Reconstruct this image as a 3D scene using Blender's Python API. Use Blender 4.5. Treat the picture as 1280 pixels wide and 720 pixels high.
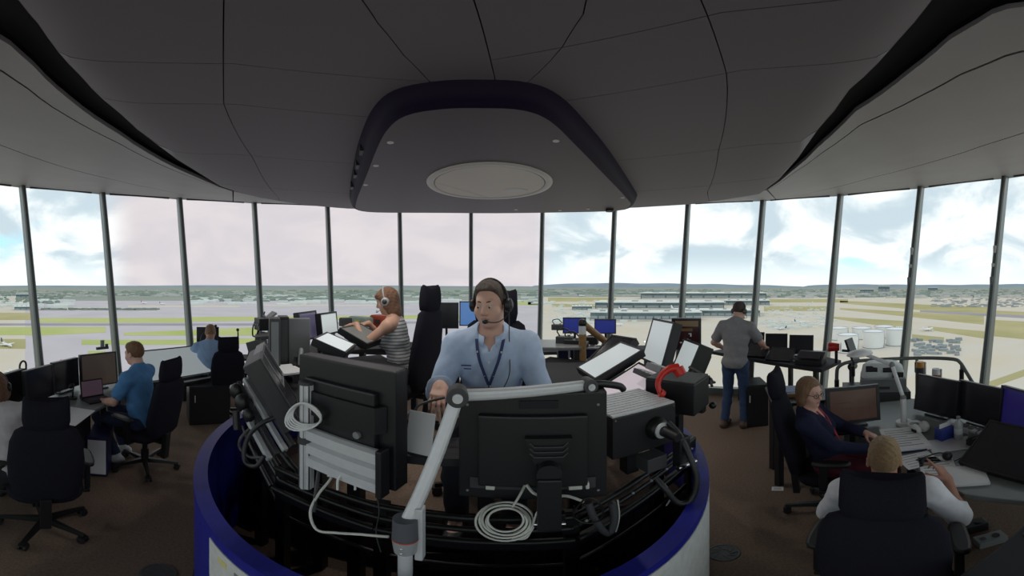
import bpy, bmesh, math, random
import numpy as np
from mathutils import Vector, Matrix, Euler

random.seed(7)
rng = np.random.default_rng(7)
PI = math.pi
for o in list(bpy.data.objects):
    bpy.data.objects.remove(o)
scene = bpy.context.scene
COL = scene.collection

# ------------------------------------------------------------------ camera
S = 425.3            # panorama scale, pixels per radian on the 1280 x 720 frame
CAMZ = 1.97          # the panoramic camera stands 1.97 m above the carpet
cam_data = bpy.data.cameras.new('camera')
cam = bpy.data.objects.new('camera', cam_data)
COL.objects.link(cam)
cam.location = (0, 0, CAMZ)
cam.rotation_euler = (PI / 2, 0, 0)
cam_data.type = 'PANO'
pc = cam_data.cycles if hasattr(cam_data, 'cycles') and hasattr(cam_data.cycles, 'panorama_type') else cam_data
pc.panorama_type = 'EQUIRECTANGULAR'
pc.longitude_min, pc.longitude_max = -640 / S, 640 / S
pc.latitude_min, pc.latitude_max = (357 - 720) / S, 357 / S
cam_data.clip_end = 60000
scene.camera = cam

# ------------------------------------------------------------------ view, exposure
scene.view_settings.view_transform = 'Standard'
scene.view_settings.look = 'None'
scene.view_settings.exposure = 0.45
scene.view_settings.gamma = 1.0
scene.view_settings.use_curve_mapping = False
scene.cycles.use_denoising = True
scene.cycles.max_bounces = 8
scene.cycles.diffuse_bounces = 5
scene.cycles.transparent_max_bounces = 16
scene.cycles.caustics_reflective = False
scene.cycles.caustics_refractive = False

# ------------------------------------------------------------------ sky
SKY_GAIN = 1.0
w = bpy.data.worlds.new('cloudy_sky')
scene.world = w
w.use_nodes = True
nt = w.node_tree
nt.nodes.clear()
def nd(t, **kw):
    n = nt.nodes.new(t)
    for k, v in kw.items():
        if k.startswith('i_'):
            n.inputs[int(k[2:])].default_value = v
        else:
            setattr(n, k, v)
    return n
def ln(a, b, i=0, o=0):
    nt.links.new(a.outputs[o], b.inputs[i])
def mth(op, a, b=None, c=None):
    n = nd('ShaderNodeMath', operation=op)
    for i, v in enumerate((a, b, c)):
        if v is None: continue
        if hasattr(v, 'outputs'): nt.links.new(v.outputs[0], n.inputs[i])
        elif hasattr(v, 'is_output'): nt.links.new(v, n.inputs[i])
        else: n.inputs[i].default_value = v
    return n
def mixc(fac, a, b):
    n = nd('ShaderNodeMix', data_type='RGBA')
    for v, i in ((fac, 0), (a, 6), (b, 7)):
        if hasattr(v, 'bl_idname') and v.bl_idname == 'ShaderNodeMix': nt.links.new(v.outputs[2], n.inputs[i])
        elif hasattr(v, 'outputs'): nt.links.new(v.outputs[0], n.inputs[i])
        else: n.inputs[i].default_value = v
    return n
def sstep(v, a, b):
    n = nd('ShaderNodeMapRange', interpolation_type='SMOOTHSTEP')
    if hasattr(v, 'outputs'): nt.links.new(v.outputs[0], n.inputs[0])
    else: nt.links.new(v, n.inputs[0])
    n.inputs[1].default_value = a; n.inputs[2].default_value = b
    return n
tc = nd('ShaderNodeTexCoord')
sep = nd('ShaderNodeSeparateXYZ'); ln(tc, sep, 0, 0)
zc = mth('MAXIMUM', sep.outputs[2], 0.0)
den = mth('ADD', zc, 0.42)
cx = mth('DIVIDE', sep.outputs[0], den); cy = mth('DIVIDE', sep.outputs[1], den)
cmb = nd('ShaderNodeCombineXYZ'); ln(cx, cmb, 0); ln(cy, cmb, 1)
n1 = nd('ShaderNodeTexNoise', noise_dimensions='3D'); n1.inputs['Scale'].default_value = 2.1
n1.inputs['Detail'].default_value = 7; n1.inputs['Roughness'].default_value = 0.55; n1.inputs['Distortion'].default_value = 0.5
ln(cmb, n1, 0)
n2 = nd('ShaderNodeTexNoise'); n2.inputs['Scale'].default_value = 1.3; n2.inputs['Detail'].default_value = 4
ln(cmb, n2, 0)
cloud = mixc(sstep(n1, 0.40, 0.62), (0.50, 0.59, 0.65, 1), (0.97, 0.98, 0.97, 1))
blue = mixc(sstep(n2, 0.60, 0.70), cloud, (0.46, 0.76, 0.88, 1))
hazeb = mixc(sstep(sep.outputs[2], 0.10, 0.0), blue, (0.80, 0.88, 0.90, 1))
az = mth('ARCTAN2', sep.outputs[0], sep.outputs[1])
mask = mth('MULTIPLY', sstep(az, -1.24, -1.10), sstep(az, 0.13, 0.06))
pink = mixc(sstep(n1, 0.38, 0.66), (0.56, 0.52, 0.55, 1), (0.64, 0.58, 0.60, 1))
skyc = mixc(mask, hazeb, pink)
hs = sstep(sep.outputs[2], -0.004, -0.02)
allc = mixc(hs, skyc, (0.42, 0.42, 0.38, 1))
bg = nd('ShaderNodeBackground'); bg.inputs[1].default_value = SKY_GAIN
nt.links.new(allc.outputs[2], bg.inputs[0])
wo = nd('ShaderNodeOutputWorld'); ln(bg, wo)

# ------------------------------------------------------------------ helpers
MATS = {}
def mat(name, color, rough=0.6, metal=0.0, noise=0.0, nscale=30.0, bump=0.0, bscale=200.0, emit=None, spec=0.5, color2=None, coat=0.0, wave=None):
    """procedural Principled material; noise mixes towards color2 (or a darker tone)"""
    if name in MATS: return MATS[name]
    m = bpy.data.materials.new(name); m.use_nodes = True
    t = m.node_tree; b = t.nodes['Principled BSDF']
    c = tuple(color) + (1,)
    b.inputs['Base Color'].default_value = c
    b.inputs['Roughness'].default_value = rough
    b.inputs['Metallic'].default_value = metal
    b.inputs['Specular IOR Level'].default_value = spec
    if coat: b.inputs['Coat Weight'].default_value = coat
    tcn = t.nodes.new('ShaderNodeTexCoord')
    if noise > 0:
        nn = t.nodes.new('ShaderNodeTexNoise'); nn.inputs['Scale'].default_value = nscale; nn.inputs['Detail'].default_value = 5
        t.links.new(tcn.outputs['Object'], nn.inputs['Vector'])
        mr = t.nodes.new('ShaderNodeMapRange'); mr.inputs[1].default_value = 0.3; mr.inputs[2].default_value = 0.7
        t.links.new(nn.outputs[0], mr.inputs[0])
        mx = t.nodes.new('ShaderNodeMix'); mx.data_type = 'RGBA'
        c2 = tuple(color2) + (1,) if color2 else tuple(x * (1 - noise) for x in color) + (1,)
        mx.inputs[6].default_value = c; mx.inputs[7].default_value = c2
        t.links.new(mr.outputs[0], mx.inputs[0]); t.links.new(mx.outputs[2], b.inputs['Base Color'])
    if bump > 0:
        bn = t.nodes.new('ShaderNodeTexNoise'); bn.inputs['Scale'].default_value = bscale; bn.inputs['Detail'].default_value = 3
        t.links.new(tcn.outputs['Object'], bn.inputs['Vector'])
        bb = t.nodes.new('ShaderNodeBump'); bb.inputs['Strength'].default_value = bump; bb.inputs['Distance'].default_value = 0.01
        t.links.new(bn.outputs[0], bb.inputs['Height']); t.links.new(bb.outputs[0], b.inputs['Normal'])
    if emit:
        b.inputs['Emission Color'].default_value = tuple(emit[0]) + (1,)
        b.inputs['Emission Strength'].default_value = emit[1]
    MATS[name] = m
    return m

def basis(d):
    d = Vector(d).normalized()
    u = d.orthogonal().normalized(); v = d.cross(u)
    return d, u, v

class MB:
    """collects shapes; build() links them as ONE mesh object"""
    def __init__(s): s.v = []; s.f = []; s.m = []; s.s = []
    def add(s, verts, faces, mi=0, smooth=False):
        o = len(s.v); s.v += [tuple(x) for x in verts]
        for f in faces: s.f.append([i + o for i in f]); s.m.append(mi); s.s.append(smooth)
        return s
    def box(s, c, size, M=None, mi=0, taper=(1, 1)):
        x, y, z = [q / 2 for q in size]; tx, ty = taper
        P = [(-x, -y, -z), (x, -y, -z), (x, y, -z), (-x, y, -z), (-x * tx, -y * ty, z), (x * tx, -y * ty, z), (x * tx, y * ty, z), (-x * tx, y * ty, z)]
        M3 = M or Matrix.Identity(3)
        P = [M3 @ Vector(p) + Vector(c) for p in P]
        return s.add(P, [(0, 3, 2, 1), (4, 5, 6, 7), (0, 1, 5, 4), (1, 2, 6, 5), (2, 3, 7, 6), (3, 0, 4, 7)], mi)
    def cyl(s, a, b, r0, r1=None, n=12, mi=0, caps=True):
        a = Vector(a); b = Vector(b); r1 = r0 if r1 is None else r1
        d, u, v = basis(b - a); P = []
        for c, r in ((a, r0), (b, r1)):
            P += [c + (u * math.cos(2 * PI * i / n) + v * math.sin(2 * PI * i / n)) * r for i in range(n)]
        s.add(P, [(i, (i + 1) % n, n + (i + 1) % n, n + i) for i in range(n)], mi, True)
        if caps:
            s.add(P[:n], [tuple(range(n))[::-1]], mi); s.add(P[n:], [tuple(range(n))], mi)
        return s
    def tube(s, pts, r, n=6, mi=0, closed=False):
        pts = [Vector(p) for p in pts]; N = len(pts); P = []; u = None
        for i, p in enumerate(pts):
            if closed: t = pts[(i + 1) % N] - pts[i - 1]
            else: t = pts[min(i + 1, N - 1)] - pts[max(i - 1, 0)]
            t = t.normalized() if t.length > 1e-9 else Vector((0, 0, 1))
            if u is None: u = t.orthogonal().normalized()
            u = (u - t * u.dot(t))
            u = u.normalized() if u.length > 1e-6 else t.orthogonal().normalized()
            v = t.cross(u); rr = r[i] if isinstance(r, (list, tuple)) else r
            P += [p + (u * math.cos(2 * PI * k / n) + v * math.sin(2 * PI * k / n)) * rr for k in range(n)]
        F = []
        for i in range(N if closed else N - 1):
            j = (i + 1) % N
            for k in range(n): F.append((i * n + k, i * n + (k + 1) % n, j * n + (k + 1) % n, j * n + k))
        s.add(P, F, mi, True)
        if not closed: s.add(P[:n], [tuple(range(n))[::-1]], mi); s.add(P[-n:], [tuple(range(n))], mi)
        return s
    def lathe(s, prof, c=(0, 0, 0), n=20, mi=0, M=None, smooth=True):
        M3 = M or Matrix.Identity(3); P = []
        for r, z in prof:
            P += [M3 @ Vector((r * math.cos(2 * PI * i / n), r * math.sin(2 * PI * i / n), z)) + Vector(c) for i in range(n)]
        F = [(j * n + i, j * n + (i + 1) % n, (j + 1) * n + (i + 1) % n, (j + 1) * n + i) for j in range(len(prof) - 1) for i in range(n)]
        s.add(P, F, mi, smooth)
        s.add(P[:n], [tuple(range(n))[::-1]], mi); s.add(P[-n:], [tuple(range(n))], mi)
        return s
    def prism(s, poly, z0, z1, M=None, c=(0, 0, 0), mi=0):
        """polygon (x, y) counter-clockwise, extruded z0..z1"""
        n = len(poly); M3 = M or Matrix.Identity(3)
        P = [M3 @ Vector((x, y, z0)) + Vector(c) for x, y in poly] + [M3 @ Vector((x, y, z1)) + Vector(c) for x, y in poly]
        return s.add(P, [tuple(range(n))[::-1], tuple(range(n, 2 * n))] + [(i, (i + 1) % n, n + (i + 1) % n, n + i) for i in range(n)], mi)
    def ball(s, c, r, n=10, mi=0, sc=(1, 1, 1), M=None):
        prof = [(max(1e-4, math.sin(PI * i / n)) * r, -math.cos(PI * i / n) * r) for i in range(n + 1)]
        M3 = (M or Matrix.Identity(3)) @ Matrix.Diagonal(sc)
        return s.lathe(prof, c, max(8, n + 2), mi, M3)
    def build(s, name, mats, parent=None, loc=None, bevel=0, seg=2, auto=True, recalc=False):
        me = bpy.data.meshes.new(name)
        me.from_pydata(s.v, [], s.f)
        mats = mats if isinstance(mats, (list, tuple)) else [mats]
        for m in mats: me.materials.append(m)
        me.polygons.foreach_set('material_index', s.m)
        me.polygons.foreach_set('use_smooth', s.s)
        o = bpy.data.objects.new(name, me); COL.objects.link(o)
        if bevel or recalc:
            bm = bmesh.new(); bm.from_mesh(me)
            bmesh.ops.remove_doubles(bm, verts=bm.verts, dist=1e-6)
            if recalc: bmesh.ops.recalc_face_normals(bm, faces=bm.faces)
            if bevel:
                es = [e for e in bm.edges if len(e.link_faces) == 2 and e.calc_face_angle(0) > 0.6]
                bmesh.ops.bevel(bm, geom=es, offset=bevel, segments=seg, affect='EDGES', profile=0.6)
            bm.to_mesh(me); bm.free()
        if parent: o.parent = parent
        if loc: o.location = loc
        return o

def tag(o, label=None, cat=None, group=None, kind=None):
    if label: o['label'] = label
    if cat: o['category'] = cat
    if group: o['group'] = group
    if kind: o['kind'] = kind
    return o
def thing(name, label, cat, loc=(0, 0, 0), a=0.0, group=None):
    """Empty at a thing's base; local +Y faces azimuth a (radians clockwise from +Y)"""
    o = bpy.data.objects.new(name, None); COL.objects.link(o)
    o.empty_display_size = 0.1
    o.location = loc; o.rotation_euler = (0, 0, -a)
    return tag(o, label, cat, group)
def copy_tree(o, parent=None):
    c = o.copy(); COL.objects.link(c); c.parent = parent
    for ch in list(o.children): copy_tree(ch, c)
    return c
def rx(t): return Matrix.Rotation(t, 3, 'X')
def ry(t): return Matrix.Rotation(t, 3, 'Y')
def rz(t): return Matrix.Rotation(t, 3, 'Z')
def at(x, y, d):
    """point at horizontal distance d (metres) along the sight line of photo pixel x, y"""
    a = (x - 640) / S; e = (357 - y) / S
    return Vector((d * math.sin(a), d * math.cos(a), CAMZ + d * math.tan(e)))
def on(x, y, z):
    """point at height z on that sight line"""
    e = (357 - y) / S
    return at(x, y, (z - CAMZ) / math.tan(e))
def spline(pts, k=6):
    """Catmull-Rom through points"""
    P = [Vector(p) for p in pts]; P = [2 * P[0] - P[1]] + P + [2 * P[-1] - P[-2]]; out = []
    for i in range(1, len(P) - 2):
        for j in range(k):
            t = j / k; a, b, c, d = P[i - 1:i + 3]
            out.append(0.5 * ((2 * b) + (c - a) * t + (2 * a - 5 * b + 4 * c - d) * t * t + (3 * b - a - 3 * c + d) * t ** 3))
    return out + [P[-2]]

# ------------------------------------------------------------------ shared materials
M_carpet = mat('brown_carpet', (0.235, 0.170, 0.130), 0.95, noise=0.35, nscale=60, bump=0.5, bscale=500, spec=0.1)
M_ceil = mat('ceiling_panel_grey', (0.30, 0.285, 0.30), 0.55, noise=0.08, nscale=2, spec=0.35)
M_gap = mat('dark_gap', (0.012, 0.011, 0.016), 0.8)
M_hood = mat('hood_aubergine', (0.125, 0.105, 0.125), 0.5)
M_hoodrim = mat('hood_rim_dark', (0.014, 0.008, 0.030), 0.6, spec=0.15)
M_mull = mat('mullion_grey_green', (0.16, 0.185, 0.18), 0.45, metal=0.3)
M_black = mat('black_plastic', (0.012, 0.012, 0.0145), 0.45, bump=0.08, bscale=600)
M_blackm = mat('black_metal', (0.010, 0.011, 0.011), 0.4, metal=0.2)
M_dgrey = mat('dark_grey_plastic', (0.05, 0.052, 0.056), 0.5)
M_grey = mat('grey_plastic', (0.22, 0.23, 0.24), 0.5)
M_silver = mat('brushed_aluminium', (0.70, 0.72, 0.74), 0.42, metal=0.2, noise=0.08, nscale=40)
M_chrome = mat('chrome', (0.75, 0.75, 0.76), 0.15, metal=1.0)
M_white = mat('white_plastic', (0.75, 0.76, 0.76), 0.45)
M_paper = mat('paper', (0.78, 0.79, 0.80), 0.8)
M_cable = mat('pale_cable', (0.62, 0.63, 0.58), 0.5)
M_fabric = mat('charcoal_fabric', (0.022, 0.022, 0.032), 0.95, noise=0.3, nscale=200, bump=0.4, bscale=900, spec=0.1)
M_desk = mat('grey_desktop', (0.20, 0.22, 0.22), 0.35, noise=0.1, nscale=8)
M_darkdesk = mat('dark_desk', (0.026, 0.027, 0.032), 0.65, spec=0.25)
M_red = mat('red_plastic', (0.62, 0.025, 0.015), 0.35)
M_blue = mat('blue_paint', (0.014, 0.018, 0.27), 0.42)
M_navy = mat('navy_panel', (0.012, 0.012, 0.075), 0.5)
M_wood = mat('tan_wood', (0.33, 0.19, 0.07), 0.45, noise=0.3, nscale=30)

# ------------------------------------------------------------------ tower cab shell
CX, CY = -0.174, 1.307           # centre of the round cab
NW = 25                          # window bays round the full circle
LEAN = 0.447                     # the glazing leans outwards
def RR(z): return 6.0 + LEAN * (z - CAMZ)
def ring(th, z): return Vector((CX + RR(z) * math.sin(th), CY + RR(z) * math.cos(th), z))
TH0 = -1.6259
HEADT = [(-180, 2.45), (-150, 2.4), (-103, 2.22), (-86, 2.10), (-71, 2.04), (-55, 1.98), (-30, 1.93), (0, 1.92), (30, 1.93), (56, 1.97), (72, 2.05), (88, 2.19), (104, 2.38), (150, 2.45), (180, 2.45)]
def zhead(th):
    d = (math.degrees(th) + 180) % 360 - 180
    return CAMZ + float(np.interp(d, [h[0] for h in HEADT], [h[1] for h in HEADT]))

b = MB()
b.prism([(CX + 5.35 * math.sin(-t), CY + 5.35 * math.cos(-t)) for t in np.linspace(0, 2 * PI, 72, endpoint=False)], -0.25, 0.0)
floor = b.build('floor', M_carpet); tag(floor, 'brown carpeted floor of the control room', kind='structure')

M_glass = bpy.data.materials.new('window_glass'); M_glass.use_nodes = True
t = M_glass.node_tree; t.nodes.clear()
g_t = t.nodes.new('ShaderNodeBsdfTransparent'); g_t.inputs[0].default_value = (0.93, 0.955, 0.95, 1)
g_g = t.nodes.new('ShaderNodeBsdfGlossy'); g_g.inputs['Roughness'].default_value = 0.0
g_f = t.nodes.new('ShaderNodeFresnel'); g_f.inputs[0].default_value = 1.35
g_m = t.nodes.new('ShaderNodeMixShader'); g_o = t.nodes.new('ShaderNodeOutputMaterial')
t.links.new(g_f.outputs[0], g_m.inputs[0]); t.links.new(g_t.outputs[0], g_m.inputs[1]); t.links.new(g_g.outputs[0], g_m.inputs[2])
t.links.new(g_m.outputs[0], g_o.inputs[0])

for i in range(NW):
    t0 = TH0 + 2 * PI * (i - 1) / NW; t1 = TH0 + 2 * PI * i / NW
    z0 = 0.10; h0 = zhead(t0); h1 = zhead(t1)
    A, B = ring(t0, z0), ring(t1, z0); Ct, D = ring(t1, h1), ring(t0, h0)
    n_ = ((B - A).cross(D - A)).normalized()
    fr = MB()
    # bottom rail and curb
    mid0 = Vector((CX, CY, 0))
    def rail(p, q, hgt, dep, mb):
        u = (q - p).normalized(); up = Vector((0, 0, 1)); o = u.cross(up).normalized()
        L = (q - p).length
        Mx = Matrix((u, o, up)).transposed()
        mb.box((p + q) / 2, (L, dep, hgt), Mx)
    rail(ring(t0, 0.06), ring(t1, 0.06), 0.12, 0.12, fr)
    rail(Vector(D) + Vector((0, 0, 0.03)), Vector(Ct) + Vector((0, 0, 0.03)), 0.08, 0.12, fr)
    win = fr.build('window_%d' % (i + 1), M_mull); tag(win, kind='structure')
    p = MB()
    e = n_ * 0.006
    p.add([A, B, Ct, D], [(0, 1, 2, 3)])
    p.build('pane', M_glass, win)
    m = MB()   # mullion: deep dark fin with a lighter face
    rad = Vector((math.sin(t1), math.cos(t1), 0)); tan = Vector((math.cos(t1), -math.sin(t1), 0))
    P = []
    for z in (0.0, h1 + 0.05):
        c = ring(t1, z)
        for du, dr in ((-0.045, 0.08), (-0.045, -0.22), (-0.025, -0.26), (0.025, -0.26), (0.045, -0.22), (0.045, 0.08)):
            P.append(c + tan * du + rad * dr)
    n6 = 6
    m.add(P, [tuple(range(6)), tuple(range(6, 12))[::-1]] + [(k, n6 + k, n6 + (k + 1) % 6, (k + 1) % 6) for k in range(6)])
    m.build('mullion', M_mull, win, recalc=True)
    bl = MB()
    pa = Vector(D).lerp(Vector(Ct), 0.10); pb = Vector(D).lerp(Vector(Ct), 0.86)
    inw = Vector((-math.sin((t0 + t1) / 2), -math.cos((t0 + t1) / 2), 0)) * 0.07
    rail(pa + inw - Vector((0, 0, 0.03)), pb + inw - Vector((0, 0, 0.03)), 0.035, 0.05, bl)
    bl.build('blind_rail', M_black, win)
    if i in (12, 13):      # small switch boxes on the two right-hand mullions
        for zz in (2.05, 2.32, 2.6):
            c = ring(t1, zz) - rad * 0.265 - tan * 0.01
            MB().box(c, (.05, .05, .13 if zz != 2.32 else .06), rz(-t1)).build('switch_box', M_white if zz != 2.05 else M_grey, win, bevel=.004)

# ---- ceiling: a low saucer in the middle, dark slots, and a ramp rising to the window heads
QX, QY = -0.15, 0.15             # pole of the panel layout
ZS = CAMZ + 1.07
def cam_to_pole(azd, d):
    a = math.radians(azd); x = d * math.sin(a) - QX; y = d * math.cos(a) - QY
    return math.degrees(math.atan2(x, y)), math.hypot(x, y)
A_TAB = [(-180, 0.80), (-130, 0.80), (-92.7, 0.82), (-86.4, 0.99), (-76.9, 1.37), (-68.4, 1.80), (-60.6, 2.34), (-53.1, 3.02), (-48.0, 3.62)]
A_TAB += [cam_to_pole(a, d) for a, d in ((-43, 4.15), (-35, 4.57), (-28, 4.80), (-15, 4.90), (0, 4.92), (12, 4.85), (21, 4.74), (29.5, 4.55), (35, 4.32))]
A_TAB += [(44.7, 4.0), (47, 3.70), (50.4, 3.10), (56.4, 2.31), (63.3, 1.77), (73.1, 1.36), (81.6, 1.07), (90, 0.90), (130, 0.85), (180, 0.80)]
A_TAB.sort()
def rA(ph): return float(np.interp(ph, [q[0] for q in A_TAB], [q[1] for q in A_TAB]))
GAP_TAB = [(-180, 0.2), (-94, 0.28), (-76, 0.34), (-60, 0.32), (-53, 0.20), (-47, 0.04), (46, 0.04), (50, 0.16), (56, 0.28), (72, 0.30), (88, 0.30), (180, 0.2)]
def rAo(ph): return rA(ph) + float(np.interp(ph, [q[0] for q in GAP_TAB], [q[1] for q in GAP_TAB]))
def rH(ph):
    """distance from the pole to the window-head ring, and its height"""
    a = math.radians(ph); u = (math.sin(a), math.cos(a))
    z = CAMZ + 2.0
    for _ in range(4):
        R = RR(z) - 0.02; ox, oy = QX - CX, QY - CY
        bq = u[0] * ox + u[1] * oy; r = -bq + math.sqrt(max(0, bq * bq - ox * ox - oy * oy + R * R))
        th = math.atan2(QX + r * u[0] - CX, QY + r * u[1] - CY)
        z = zhead(th)
    return r, z
def ceil_pt(ph, r):
    a = math.radians(ph); x, y = QX + r * math.sin(a), QY + r * math.cos(a)
    ra, ro = rA(ph), rAo(ph)
    if r <= ra + 1e-6:
        k = max(0.0, r - 0.75 * ra) / (0.25 * ra)
        return Vector((x, y, ZS + 0.035 * k * k))
    rh, zh = rH(ph)
    tt = min(1.0, max(0.0, (r - ro) / (rh - ro)))
    return Vector((x, y, ZS + 0.05 + (zh - ZS - 0.05) * tt))
# slots B and C as fractions of the ramp
def _frac(x, y):
    lo, hi = 0.5, 9
    for dd in np.linspace(0.8, 8.5, 1500):
        p = at(x, y, float(dd)); ph = math.degrees(math.atan2(p.x - QX, p.y - QY)); r = math.hypot(p.x - QX, p.y - QY)
        ro = rAo(ph)
        if r < ro: continue
        c = ceil_pt(ph, r)
        if p.z > c.z - 1e-6 :
            rh, zh = rH(ph); return ph, min(1, max(0, (r - ro) / (rh - ro)))
    return None
B_T = [(-92, .055), (-80, .06), (-68, .055), (-60, .05), (-53, .04), (-48, .02), (46, .02), (50, .04), (57, .06), (65, .06), (72, .07), (83, .075), (94, .075)]
C_T = [(-90, .35), (-80, .42), (-70, .50), (-60, .60), (-54, .75), (-50, .9), (46, .9), (54, .70), (62, .58), (72, .50), (83, .42), (90, .38)]
def rB(ph): 
    ro = rAo(ph); return ro + (rH(ph)[0] - ro) * float(np.interp(ph, [q[0] for q in B_T], [q[1] for q in B_T]))
def rC(ph):
    ro = rAo(ph); return ro + (rH(ph)[0] - ro) * float(np.interp(ph, [q[0] for q in C_T], [q[1] for q in C_T]))

# backing sheet above the panels
nb = 120; P = []; F = []
phs = [-180 + 360 * i / nb for i in range(nb)]
for ph in phs:
    ra, ro, (rh, zh) = rA(ph), rAo(ph), rH(ph)
    a = math.radians(ph)
    for r in (0.02, ra * 0.75, ra, ro, (ro + rh) / 2, rh + 0.12):
        z = ceil_pt(ph, min(r, rh)).z + 0.05
        if r in (ra, ro): z = max(z, ZS + 0.12)
        P.append((QX + r * math.sin(a), QY + r * math.cos(a), z))
for i in range(nb):
    j = (i + 1) % nb
    for k in range(5): F.append((i * 6 + k, i * 6 + k + 1, j * 6 + k + 1, j * 6 + k))
c_ = MB().add(P, F, 0, False)
ceiling = c_.build('ceiling', M_gap); tag(ceiling, 'dark backing of the panelled ceiling', kind='structure')
# roof slab over it (keeps the daylight out of the panel joints)
rf = MB().prism([(CX + 7.4 * math.sin(-q), CY + 7.4 * math.cos(-q)) for q in np.linspace(0, 2 * PI, 60, endpoint=False)], CAMZ + 2.56, CAMZ + 2.8)
rf.build('roof', M_dgrey, ceiling)

def panel(p0, p1, f0, f1, g=0.006, mt=None):
    """ceiling panel between two seam lines (direction as a function of distance) and two ring lines (distance as a function of direction)"""
    q0 = p0 if callable(p0) else (lambda r: p0)
    q1 = p1 if callable(p1) else (lambda r: p1)
    n = max(4, int(abs(q1(1.5) - q0(1.5)) / 2.5)); P = []; F = []; K = 6
    for i in range(n + 1):
        s_ = i / n; ph = q0(1.6) + (q1(1.6) - q0(1.6)) * s_
        for _ in range(3):
            rm = (f0(ph) + f1(ph)) / 2; ph = q0(rm) + (q1(rm) - q0(rm)) * s_
        for k in range(K + 1):
            q = ph
            for _ in range(3):
                ra, rb = f0(q), f1(q)
                if rb - ra < 2.2 * g: ra = rb = (ra + rb) / 2
                else: ra += g; rb -= g
                r = ra + (rb - ra) * k / K
                q = q0(r) + (q1(r) - q0(r)) * s_
            if i == 0: q += math.degrees(g / max(r, .2))
            if i == n: q -= math.degrees(g / max(r, .2))
            P.append(ceil_pt(q, r))
    W_ = K + 1
    for i in range(n):
        for k in range(K): F.append((i * W_ + k, i * W_ + k + 1, (i + 1) * W_ + k + 1, (i + 1) * W_ + k))
    edge = [i * W_ for i in range(n + 1)] + [n * W_ + k for k in range(1, W_)] + [i * W_ + K for i in range(n - 1, -1, -1)] + [k for k in range(K - 1, 0, -1)]
    m = len(edge); b = MB().add(P, F, 0, True)
    b.add([P[e] for e in edge] + [P[e] + Vector((0, 0, 0.035)) for e in edge], [(q, (q + 1) % m, m + (q + 1) % m, m + q) for q in range(m)], 0, False)
    return b.build('ceiling_panel', mt or M_ceil, ceiling)
M_saucer = mat('saucer_panel_mauve', (0.215, 0.195, 0.225), 0.55, spec=0.3)
def seam(tab): return lambda r: float(np.interp(r, [q[0] for q in tab], [q[1] for q in tab]))
SEAMS = [-180, -140, -97, seam([(0, -50), (1.6, -49), (2.5, -43.5), (3.9, -39)]), seam([(.3, -30), (.76, -20), (1.41, -9), (2, -6)]), seam([(.3, 3), (2, 3)]), seam([(.3, 36), (.87, 25), (1.47, 8), (2, 5)]), seam([(0, 45), (1.5, 44.3), (2.5, 39.6), (3.8, 36)]), 97, 140, 180]
def ringf(rs): return lambda ph: min(rs * (1 + .21 * max(0.0, 1 - abs(ph) / 47)), rA(ph))
RL, RRt = [0.03, 1.19, 1.60, 2.42, 3.35, 99], [0.03, 1.02, 1.45, 2.42, 3.30, 99]
for i_, (a0, a1) in enumerate(zip(SEAMS[:-1], SEAMS[1:])):
    m0 = a0(1.5) if callable(a0) else a0; m1 = a1(1.5) if callable(a1) else a1
    rs_ = RL if (m0 + m1) / 2 < 0 else RRt
    for r0, r1 in zip(rs_[:-1], rs_[1:]):
        if max(rA(q) for q in np.linspace(m0, m1, 12)) < r0 + 0.05: continue
        if r0 > 2 and -50 <= m0 < 40:      # out here only the two long seams continue
            if m0 > -20: continue
            panel(SEAMS[3], SEAMS[7], ringf(r0), ringf(r1), 0.0024, M_saucer); continue
        panel(a0, a1, ringf(r0), ringf(r1), 0.0024, M_saucer)
for a0, a1 in ((-180, -140), (-140, -99), (-99, -47), (-47, 0), (0, 46), (46, 99), (99, 140), (140, 180)):
    if -48 < a0 < 45:
        panel(a0, a1, rAo, lambda p: rH(p)[0] + .03, 0.005); continue
    panel(a0, a1, rAo, rB, 0.010)
    panel(a0, a1, rB, rC, 0.014)
    panel(a0, a1, rC, lambda p: rH(p)[0] + .03, 0.014)

# ---- hood hanging under the saucer
def smooth_closed(pts, k=8):
    n = len(pts); out = []
    for i in range(n):
        a, b_, c, d = [Vector(pts[(i + q) % n]) for q in (-1, 0, 1, 2)]
        for j in range(k):
            s = j / k
            out.append(0.5 * ((2 * b_) + (c - a) * s + (2 * a - 5 * b_ + 4 * c - d) * s * s + (3 * b_ - a - 3 * c + d) * s ** 3))
    return out
hz = CAMZ + 0.95
def atz(x, y, z):
    p = on(x, y, z); return (p.x, p.y)
hb = [atz(*q, hz) for q in ((602, 133), (655, 136), (690, 150), (722, 180), (757, 217), (784, 247), (789, 257), (770, 264), (700, 266), (620, 267), (540, 266.5), (470, 266), (446, 262), (444, 252), (455, 220), (468, 185), (482, 160), (505, 143), (550, 134.5))]
cen = Vector((sum(p[0] for p in hb) / len(hb), sum(p[1] for p in hb) / len(hb)))
hb = smooth_closed(hb, 4)
def grow(p, d):
    v = (Vector(p) - cen); return tuple(Vector(p) + v.normalized() * d)
hood = thing('ceiling_hood', 'rounded triangular aubergine hood hanging from the middle of the ceiling', 'ceiling fixture', (cen.x, cen.y, hz))
def loopmesh(loops):
    n = len(loops[0]); P = [p for l in loops for p in l]; F = []
    for j in range(len(loops) - 1):
        for i in range(n): F.append((j * n + i, j * n + (i + 1) % n, (j + 1) * n + (i + 1) % n, (j + 1) * n + i))
    return P, F
def hl(d, z): return [Vector((grow(p, d)[0] - cen.x, grow(p, d)[1] - cen.y, z)) for p in hb]
P, F = loopmesh([hl(-0.02, 0.0), hl(0.03, 0.012), hl(0.06, 0.05), hl(0.085, 0.11), hl(0.10, 0.16)])
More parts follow.
